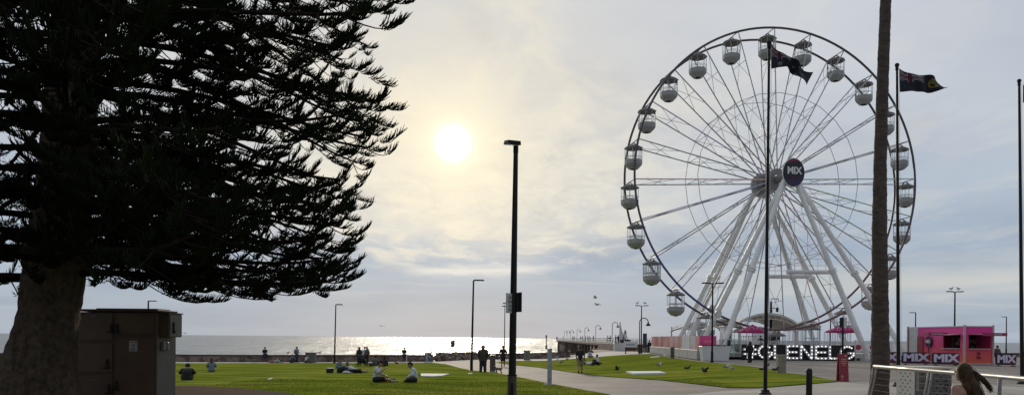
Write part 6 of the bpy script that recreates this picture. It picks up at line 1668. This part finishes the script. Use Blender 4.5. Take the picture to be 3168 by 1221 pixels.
# path
person('person in a dark jacket standing with hands low beside the grey bin', gp(1494,1151,.01), BACK+.05, 1.80, pose('stand', haL=(-.10,-.10,.55), haR=(.11,-.09,.56), anL=(-.065,.01,.04), anR=(.07,.0,.04)), C_olive, True, C_navy, False, 'grey', dist=47, coat=True, hood=True).scale = (1.22,1.15,1)
person('person in black t-shirt and shorts striding towards the camera on the path', gp(1556,1133.5,.01), -.12, 1.86, pose('walk', anR=(.05,.12,.06), elL=(-.17,.03,.66), haL=(-.19,-.05,.55), elR=(.17,.0,.66), haR=(.20,-.05,.55)), C_black, False, C_black, True, 'dark', skin=SKIN2, dist=60)
person('person in black t-shirt and khaki shorts walking away on the path', gp(1795,1154.5,.01), BACK-.15, 1.78, pose('walk'), C_black, False, C_khaki, True, 'brown', skin=SKIN, dist=49)
# right lawn couple
person('person in a white shirt sitting on the right lawn behind the walking man', gp(1850,1129), R(-60), 1.68, pose('hug', hed=(0,-.08,.47)), C_white, True, C_black, hair='dark', dist=60)
person('person in black lying stretched out beside the seated person in white', gp(1832,1128), R(85), 1.66, pose('flat'), C_white, True, C_black, hair='dark', dist=60)
person('person in a pale top sitting at the far edge of the right lawn', gp(1824,1105), R(20), 1.6, pose('cross'), C_white, True, C_blue, hair='fair', dist=90)
# wheel area
person('person in black with a shoulder bag standing before the lit letters', gp(2320,1121,.01), BACK+.35, 1.72, pose('stand', haR=(.05,-.12,.80), elR=(.13,-.10,.66)), C_black, True, C_black, False, 'dark', long_hair=True, dist=59)
def shoulder_bag():
    q = gp(2313,1121,.01); b = MB(); b.bbox((0,0,0),(.34,.16,.34),.3,0,.06); b.path([(-.12,0,.15),(.05,-.02,.5),(.18,0,.62),(.14,.06,.5),(.12,.02,.15)], .014, 5); o = b.build('shoulder_bag', C_black); o.location = q+Vector((-.02,.05,.98)); tag(o, 'black shoulder bag on the person before the lit letters', 'bag')
shoulder_bag()
for px, py1, Y, lab in ((2353,1028,77.5,'person in dark clothes leaning at the booth under the left pink umbrella'),(2386,1030,78.5,'person in black in front of the dark booth window')):
    q = GY(px,Y); person(lab, (q.x,Y,Zd+.005), 0.2, 1.72, pose('stand', elL=(-.20,-.03,.68), haL=(-.24,-.12,.60), elR=(.20,-.03,.68), haR=(.24,-.12,.60)), C_black, False, C_black, False, 'dark', dist=80)
person('person in the kiosk serving window, dark against the shelves', (GY(3022,61).x, 62.1, gz(20,61)+.35), 0, 1.66, pose('stand'), C_char, False, C_black, False, 'dark', dist=62)
person('person beyond the small banner right of the kiosk', (GY(3086,63.5).x,63.5,gz(30,63)+.01), BACK, 1.60, pose('stand'), C_grey, True, C_navy, False, 'dark', dist=64)
person('person in dark clothes standing at the short stone wall by the jetty', (GY(2006,104).x,103.2,gz(19,103)+.01), BACK, 1.72, pose('stand'), C_black, True, C_black, False, 'dark', dist=104)
# jetty walkers: one body of each kind, then copies
jl = [(1723,318,'figure at the far left end of the jetty'),(1742,300,'far figure on the jetty beside the farthest lamps'),(1772,268,'left figure of a far pair on the jetty'),(1777,266,'right figure of a far pair on the jetty'),(1797,250,'figure in the jetty crowd left of the tall kiosk lamp'),(1803,246,'second figure in the mid jetty crowd'),(1812,240,'third figure in the mid jetty crowd'),(1819,236,'figure at the right of the mid jetty crowd'),(1825,228,'single figure walking on the jetty before the third lamp'),(1836,214,'single dark figure left of the second jetty lamp'),(1880,186,'left figure of the pair nearest the first jetty lamp'),(1888,184,'right figure of the pair nearest the first jetty lamp'),(1905,160,'left figure of the near jetty pair by the sail'),(1913,158,'right figure of the near jetty pair by the sail')]
protos = []
for i,(px,Y,lab) in enumerate(jl):
    x = (px-CX)/F*Y
    if i < 3:
        o = person(lab, (x,Y,.70), 0, 1.72, pose('walk' if i else 'stand'), (C_black,C_navy,C_grey)[i], True, C_char, False, 'dark', dist=200, res=.05, group='people strolling on the jetty'); protos.append(o)
    else:
        o = copy_tree(protos[i%3]); o['label'] = lab
    o.location = (x,Y,.70); o.rotation_euler = (0,0,(i*1.7)%6.28)
# ------------------------------------------------------------------ the near person at lower right
def near_person():
    Y = 10.4; z_head = P(2990,1152,Y); g0 = gz(z_head.x,Y); hgt = 1.68
    zp = z_head.z-g0-.70*hgt     # lift so that the seated head is where it should be
    loc = Vector((P(2990,1200,Y).x, Y, g0+max(0,zp)))
    J = pose('bench', hed=(-.012,-.045,.70), nec=(0,-.02,.60))
    t = thing('person', 'person with long brown windblown hair and bare shoulder at lower right', 'person', loc, BACK+.35); S_ = hgt; g = lambda n: J[n]*S_
    L = lambda a,b,k: a+(b-a)*k
    c = [(g('hpL'),g('hpR'),.105,.105),(g('pel'),g('che'),.115,.112),(L(g('che'),g('shL'),.6),L(g('che'),g('shR'),.6),.09,.09),(g('shL'),g('shR'),.055,.055),(g('nec')-V3(0,0,.03),g('hed')-V3(0,-.01,.06),.048,.048),(g('hed')+V3(0,.01,.03),g('hed')+V3(0,-.01,-.03),.092,.08),(g('hed')+V3(0,-.03,-.06),g('hed')+V3(0,-.05,-.08),.05,.04),(g('hed')+V3(0,-.095,-.01),g('hed')+V3(0,-.105,-.03),.012,.016)]
    for s in 'LR':
        c += [(g('sh'+s),g('el'+s),.05,.04),(g('el'+s),g('ha'+s),.04,.027),(g('hp'+s),g('kn'+s),.09,.06),(g('kn'+s),g('an'+s),.058,.038),(g('an'+s),g('to'+s),.04,.03)]
        d = g('ha'+s)-g('el'+s); d /= np.linalg.norm(d); w = np.cross(d,V3(0,0,1)); w /= np.linalg.norm(w); p0 = g('ha'+s)
        c += [(p0, p0+d*.075, .024, .026)]
        for o_, ln in ((-.027,.06),(-.009,.072),(.009,.068),(.027,.054)): c += [(p0+d*.075+w*o_, p0+d*(.075+ln)+w*o_+V3(0,0,-.015), .0095, .008)]
        c += [(p0+d*.02+w*.025, p0+d*.06+w*.06, .012, .009)]
    sdf_mesh('body', c, .018, SKIN, t, .03)
    sdf_mesh('top', [(g('pel'),g('che')-V3(0,0,.02),.125,.122),(L(g('che'),g('shL'),.45)-V3(0,0,.05),L(g('che'),g('shR'),.45)-V3(0,0,.05),.098,.098)], .018, C_char, t, .03)
    sdf_mesh('shorts', [(g('hpL'),g('hpR'),.115,.115),(g('hpL'),L(g('hpL'),g('knL'),.6),.10,.085),(g('hpR'),L(g('hpR'),g('knR'),.6),.10,.085)], .02, C_navy, t, .03)
    for s in (-1,1): b = MB(); b.ball(g('hed')+V3(s*.036,-.088,.008), .014, 8, 6); b.build('eye', EYE_M, t)
    hd = g('hed')
    hm = mat('wavy_brown_hair', (.030,.016,.008), .6, 0, .45, 26, .8, 60, stretch=(1,1,.25), col2=(.085,.048,.022), spec=.15)
    hair = sdf_mesh('hair', [(hd+V3(0,.025,.04),hd+V3(0,.045,-.02),.098,.095),(hd+V3(.0,.05,-.03),g('nec')+V3(-.02,.08,-.04),.09,.105),(g('nec')+V3(-.02,.09,-.04),g('nec')+V3(-.05,.13,-.34),.11,.085),(g('nec')+V3(-.05,.08,-.1),g('nec')+V3(-.09,.10,-.36),.06,.045)], .018, hm, t, .04)
    # separate wavy locks
    st = MB(); rr = random.Random(12)
    for k in range(190):
        a = rr.uniform(-1.5,1.5); p = hd+V3(.09*math.sin(a), .05+.055*math.cos(a)*.9, rr.uniform(-.02,.075)); pts = [Vector(p)]; ph = rr.uniform(0,6)
        end = g('nec')+V3(rr.uniform(-.17,.07), rr.uniform(.12,.20), rr.uniform(-.40,-.18))
        for q in range(1,9): u = q/8; v = p+(end-p)*u; out = .035*math.sin(PI*u); pts.append(Vector((v[0]+.014*math.sin(ph+u*16), v[1]+out+.012*math.cos(ph+u*13), v[2])))
        st.path(pts, [.006]*8+[.002], 4)
    # lock blown out sideways
    for k in range(60):
        p = hd+V3(-.06,.06,-.015+rr.uniform(-.03,.03)); pts = [Vector(p)]; ph = rr.uniform(0,6); sp = rr.uniform(-.02,.02)
        for q in range(1,11): u = q/10; pts.append(Vector((p[0]-.43*u*(.9+.1*rr.random()), p[1]+.02+sp, p[2]-.05*u-.19*u*u+.012*math.sin(ph+u*11)+sp*u)))
        st.path(pts, [.008*(1-.08*q) for q in range(11)], 4)
    for k in range(60):   # flyaways
        a = rr.uniform(0,6.28); p = hd+V3(.09*math.cos(a),.04+.07*math.sin(a),rr.uniform(0,.09)); pts = [Vector(p)]
        for q in range(1,5): pts.append(Vector(p+V3(-.02*q+rr.uniform(-.02,.02), .012*q, -.025*q+rr.uniform(-.01,.02))))
        st.path(pts, .0022, 3)
    st.build('locks', hm, hair)
    p = hd+V3(-.055,.06,-.05); p = p+V3(0,0,.045); ch = [p+V3(-.42*u,.02,-.04*u-.20*u*u+.012*math.sin(u*9)) for u in np.linspace(0,1,9)]
    sdf_mesh('windblown_lock', [(ch[i],ch[i+1],.034*(1-i/8)+.007,.034*(1-(i+1)/8)+.007) for i in range(8)], .011, hm, hair, .01)
    # the low wall she sits on, below the frame
    b = MB(); zt = .27*hgt+max(0,zp); b.bbox((0,0,zt/2-.02),(1.8,.42,zt),0,0,.03); o = b.build('seat_block', M_conc); o.location = (loc.x,loc.y+.0,g0); tag(o, 'low pale concrete seat under the person with windblown hair', 'seat')
near_person()
# ------------------------------------------------------------------ dog, birds, belongings
def dog():
    q = gp(1543,1154.5,.01); t = thing('small_dog', 'small light brown dog standing on the path beside the bin', 'dog', q, R(-70)); m = mat('sandy_fur', (.17,.115,.075), .9, 0, .3, 9)
    c = [(V3(0,-.16,.30),V3(0,.0,.30),.088,.08),(V3(0,0,.30),V3(0,.17,.31),.075,.07),(V3(0,-.18,.33),V3(0,-.27,.43),.055,.045),(V3(0,-.28,.45),V3(0,-.30,.44),.055,.05),(V3(0,-.32,.43),V3(0,-.39,.41),.032,.022),(V3(.04,-.27,.49),V3(.055,-.26,.53),.018,.008),(V3(-.04,-.27,.49),V3(-.055,-.26,.53),.018,.008),(V3(0,.2,.34),V3(0,.28,.45),.022,.014)]
    for x in (-.05,.05): c += [(V3(x,-.16,.26),V3(x,-.15,.13),.034,.020),(V3(x,-.15,.13),V3(x,-.16,.02),.020,.017),(V3(x,-.16,.018),V3(x,-.19,.015),.018,.014),(V3(x,.15,.28),V3(x,.11,.17),.045,.026),(V3(x,.11,.17),V3(x,.19,.10),.024,.017),(V3(x,.19,.10),V3(x,.17,.02),.017,.015),(V3(x,.17,.018),V3(x,.14,.015),.018,.014)]
    sdf_mesh('body', c, .012, m, t, .03); b = MB(); b.ball((0,-.41,.415),.014,8,5); b.build('nose', M_dark, t)
dog()
M_gw = mat('gull_white', (.62,.62,.62), .7, 0, .08, 8); M_gg = mat('gull_grey_wing', (.25,.26,.28), .7, 0, .1, 8); M_pig = mat('pigeon_dark', (.028,.028,.034), .6, 0, .3, 8); M_beak = mat('orange_beak', (.40,.14,.03), .5)
def bird_proto(kind):
    dark = kind in ('pigeon','raised'); body = M_pig if dark else M_gw; wing = M_pig if dark else M_gg
    t = thing('seagull' if not dark else 'pigeon', '', 'bird', (0,0,0))
    if kind in ('gull','pigeon','raised'):
        c = [(V3(0,-.06,.19),V3(0,.08,.17),.062,.045),(V3(0,.08,.17),V3(0,.20,.165),.035,.012),(V3(0,-.09,.22),V3(0,-.12,.28),.036,.032),(V3(0,-.13,.29),V3(0,-.145,.295),.036,.028)]
        sdf_mesh('body', c, .011, body, t, .03)
        for s in (-1,1):
            b = MB()
            if kind == 'raised': b.add([(s*.04,-.05,.21),(s*.04,.08,.20),(s*.22,.10,.34),(s*.34,.02,.40),(s*.20,-.05,.34)],[(0,1,2,4),(4,2,3)])
            else: b.ball((s*.052,.045,.185),.09,8,6,0,(.22,1.35,.55))
            w_ = b.build('wing', wing, t, smooth=kind != 'raised')
            if kind == 'raised': w_.modifiers.new('thickness','SOLIDIFY').thickness = .012
            b = MB(); b.tube((s*.025,.0,0),(s*.025,0,.13),.006,None,5); b.tube((s*.025,0,.004),(s*.025,-.04,.004),.008,None,4); b.build('leg', M_beak, t)
    else:
        c = [(V3(0,-.10,0),V3(0,.08,0),.055,.045),(V3(0,.08,0),V3(0,.22,.0),.035,.010),(V3(0,-.13,.01),V3(0,-.19,.015),.036,.03)]
        sdf_mesh('body', c, .012, body, t, .03)
        for s in (-1,1):
            b = MB(); b.add([(s*.03,-.07,.02),(s*.03,.07,.02),(s*.30,.05,.13),(s*.30,-.09,.14),(s*.62,.10,.02),(s*.62,.06,.02)],[(0,1,2,3),(3,2,4,5)]); w_ = b.build('wing', wing, t); w_.modifiers.new('thickness','SOLIDIFY').thickness = .012
    b = MB()
    z, y = (.29,-.175) if kind in ('gull','pigeon','raised') else (.012,-.22)
    b.tube((0,y,z),(0,y-.04,z-.008),.009,.003,5); b.build('beak', M_beak, t)
    return t
protoB = {}
def bird(kind, loc, rz, label, group, scale=1.0):
    if kind not in protoB: o = protoB[kind] = bird_proto(kind)
    else: o = copy_tree(protoB[kind])
    o.location = loc; o.rotation_euler = (0,0,rz); o.scale = (scale,)*3; o['label'] = label; o['group'] = group
    return o
GG, GP, GF = 'gulls on the ground', 'dark pigeons on the ground', 'gulls in flight'
bird('gull', gp(2246,1145.5), 1.2, 'white gull on the right lawn, left of two together', GG, 1.25)
bird('gull', gp(2263,1151.5), -.8, 'white gull on the right lawn, right of two together', GG, 1.25)
bird('gull', gp(2038,1138), 1.6, 'gull standing on the right lawn above the long white mat', GG, 1.25)
bird('gull', gp(1733,1130), -1.2, 'pale gull at the lawn edge left of the walking man', GG, 1.9)
bird('gull', gp(1755,1115), 1.0, 'small gull on the lawn beyond the walking man', GG, 1.2)
bird('gull', gp(1722,1110), 2.0, 'small gull at the far lawn edge near the square post', GG, 1.2)
bird('pigeon', gp(2126,1149.5), 1.0, 'dark pigeon alone on the right lawn below the planter', GP, 1.2)
bird('raised', gp(1909,1152.5), 1.4, 'dark bird with spread wings on the lawn left of the long white mat', GP, 1.1)
bird('raised', gp(2180,1160), -1.3, 'dark bird with lifted wings on the right lawn before the planter', GP, 1.1)
bird('pigeon', gp(2357,1153), .7, 'dark pigeon on the lawn just left of the front flagpole', GP, 1.1)
bird('pigeon', gp(2375,1139.5), 2.2, 'dark pigeon on the paving right behind the front flagpole', GP, 1.1)
bird('pigeon', gp(2398,1154.5), 1.6, 'dark pigeon at the foot of the pale stone pillar', GP, 1.1)
bird('pigeon', gp(1014,1123), 1.2, 'dark pigeon on the lawn edge left of the single arm lamp', GP, 1.1)
bird('pigeon', gp(1227,1130), -1, 'dark pigeon on the left lawn behind the facing pair', GP, 1.15)
for px, lab in ((726,'leftmost dark pigeon on the lawn edge by the seawall'),(747,'second dark pigeon from left by the seawall'),(786,'dark pigeon by the seawall below the small seated figure'),(869,'dark pigeon by the seawall near the person in pink')): bird('pigeon', gp(px,1120.5), px*.1, lab, GP, 1.15)
bird('pigeon', gp(1393,1117,.02), 1.57, 'dark bird on the pale path in front of the rock bank', GP, 1.2)
def wall_top(px):
    a, m = ray(px, 1100)
    for i in range(len(WALL)-1):
        p, q = WALL[i], WALL[i+1]; k = (a*p.y-p.x)/((q.x-p.x)-a*(q.y-p.y))
        if 0 <= k <= 1: w = p.lerp(q,k); return Vector((w.x,w.y+.2,gz(w.x,w.y)+.765))
bird('gull', wall_top(890), .9, 'gull perched on the seawall left of the backpacker', GG, 1.2)
bird('gull', wall_top(988), 2.4, 'gull perched on the seawall right of the grey utility box', GG, 1.2)
def on_lamp(px, py, Y, dx, lab, rz): p = P(px, py, Y); return bird('gull', (p.x+dx, p.y, p.z), rz, lab, 'gulls on the lamp heads', 1.35)
on_lamp(1561,943.6,87,0,'gull on top of the thin lamp post',1.2)
on_lamp(1984,942,97,-.5,'gull on the left head of the twin lamp at the lawn corner',.8); on_lamp(1984,942,97,.45,'gull on the right head of the twin lamp at the lawn corner',-1.2)
on_lamp(2953,899,80,-.35,'gull on the left head of the lamp behind the kiosk',1.4); on_lamp(2953,899,80,.4,'gull on the right head of the lamp behind the kiosk',-1.4)
for px, py, Y, rz, lab in ((1841,920,70,1.3,'gull gliding right of the near lamp, upper of two'),(1847,942,72,-1.2,'gull gliding right of the near lamp, lower of two'),(1180,1008,150,.6,'distant gull flying over the sea on the left'),(572,1030,190,1.2,'distant gull low over the sea beside the cabinet')):
    p = P(px,py,Y); o = bird('fly', p, rz, lab, GF, 1.1 if Y < 100 else 1.4); o.rotation_euler = (.0,.15,rz)
def belongings():
    q = gp(1021,1154); t = thing('dark_case', 'dark rectangular case with pale lid on the lawn', 'case', q); b = MB(); b.bbox((0,0,.15),(.40,.5,.26),.1,0,.03); b.build('case_body', C_black, t); b = MB(); b.bbox((.03,0,.29),(.42,.5,.04),.1,0,.015); b.build('lid', C_white, t)
    q = gp(1216,1182); t = thing('picnic_tray', 'open takeaway box and dish on the grass before the person in white t-shirt', 'food tray', q); b = MB(); b.lathe((0,0,0),[(.05,.0),(.20,.02),(.24,.07),(.20,.06),(.05,.03)],16); b.build('dish', mat('brown_dish', (.13,.10,.07), .6), t); b = MB(); b.bbox((-.04,.05,.12),(.26,.20,.07),.2,0,.02); b.build('food_box', C_black, t)
    q = gp(1070,1156); b = MB(); b.ball((0,0,.08),.13,10,7,0,(1.5,1,.7)); b.ball((.16,.02,.07),.10,10,7,0,(1.2,1,.7)); b.tube((-.1,0,.15),(.1,0,.17),.02,None,6); o = b.build('white_bundle', C_white, smooth=True); o.location = q; tag(o, 'small white bundle on the grass before the person lying down', 'bag')
    q = gp(1148,1133); b = MB(); b.ball((0,0,.10),.15,10,7,0,(1.1,1,.8)); b.ball((-.05,.02,.22),.09,10,7); b.path([(-.1,0,.15),(0,0,.34),(.1,0,.15)], .014, 5); o = b.build('dark_bag', C_char, smooth=True); o.location = q; tag(o, 'dark bag on the lawn right of the pram', 'bag')
    q = bpy.data.objects
belongings()
def backpack():
    for o in COL.objects:
        if o.get('label','').startswith('person with a backpack'):
            b = MB(); b.bbox((0,.19,1.12),(.30,.18,.46),0,0,.06); b.box((-.11,.05,1.16),(.05,.22,.40)); b.box((.11,.05,1.16),(.05,.22,.40)); k = b.build('backpack', C_black); k.location = o.location; k.rotation_euler = o.rotation_euler; tag(k, 'black backpack worn by the person at the seawall', 'backpack'); return
backpack()
print('objects', len(COL.objects))
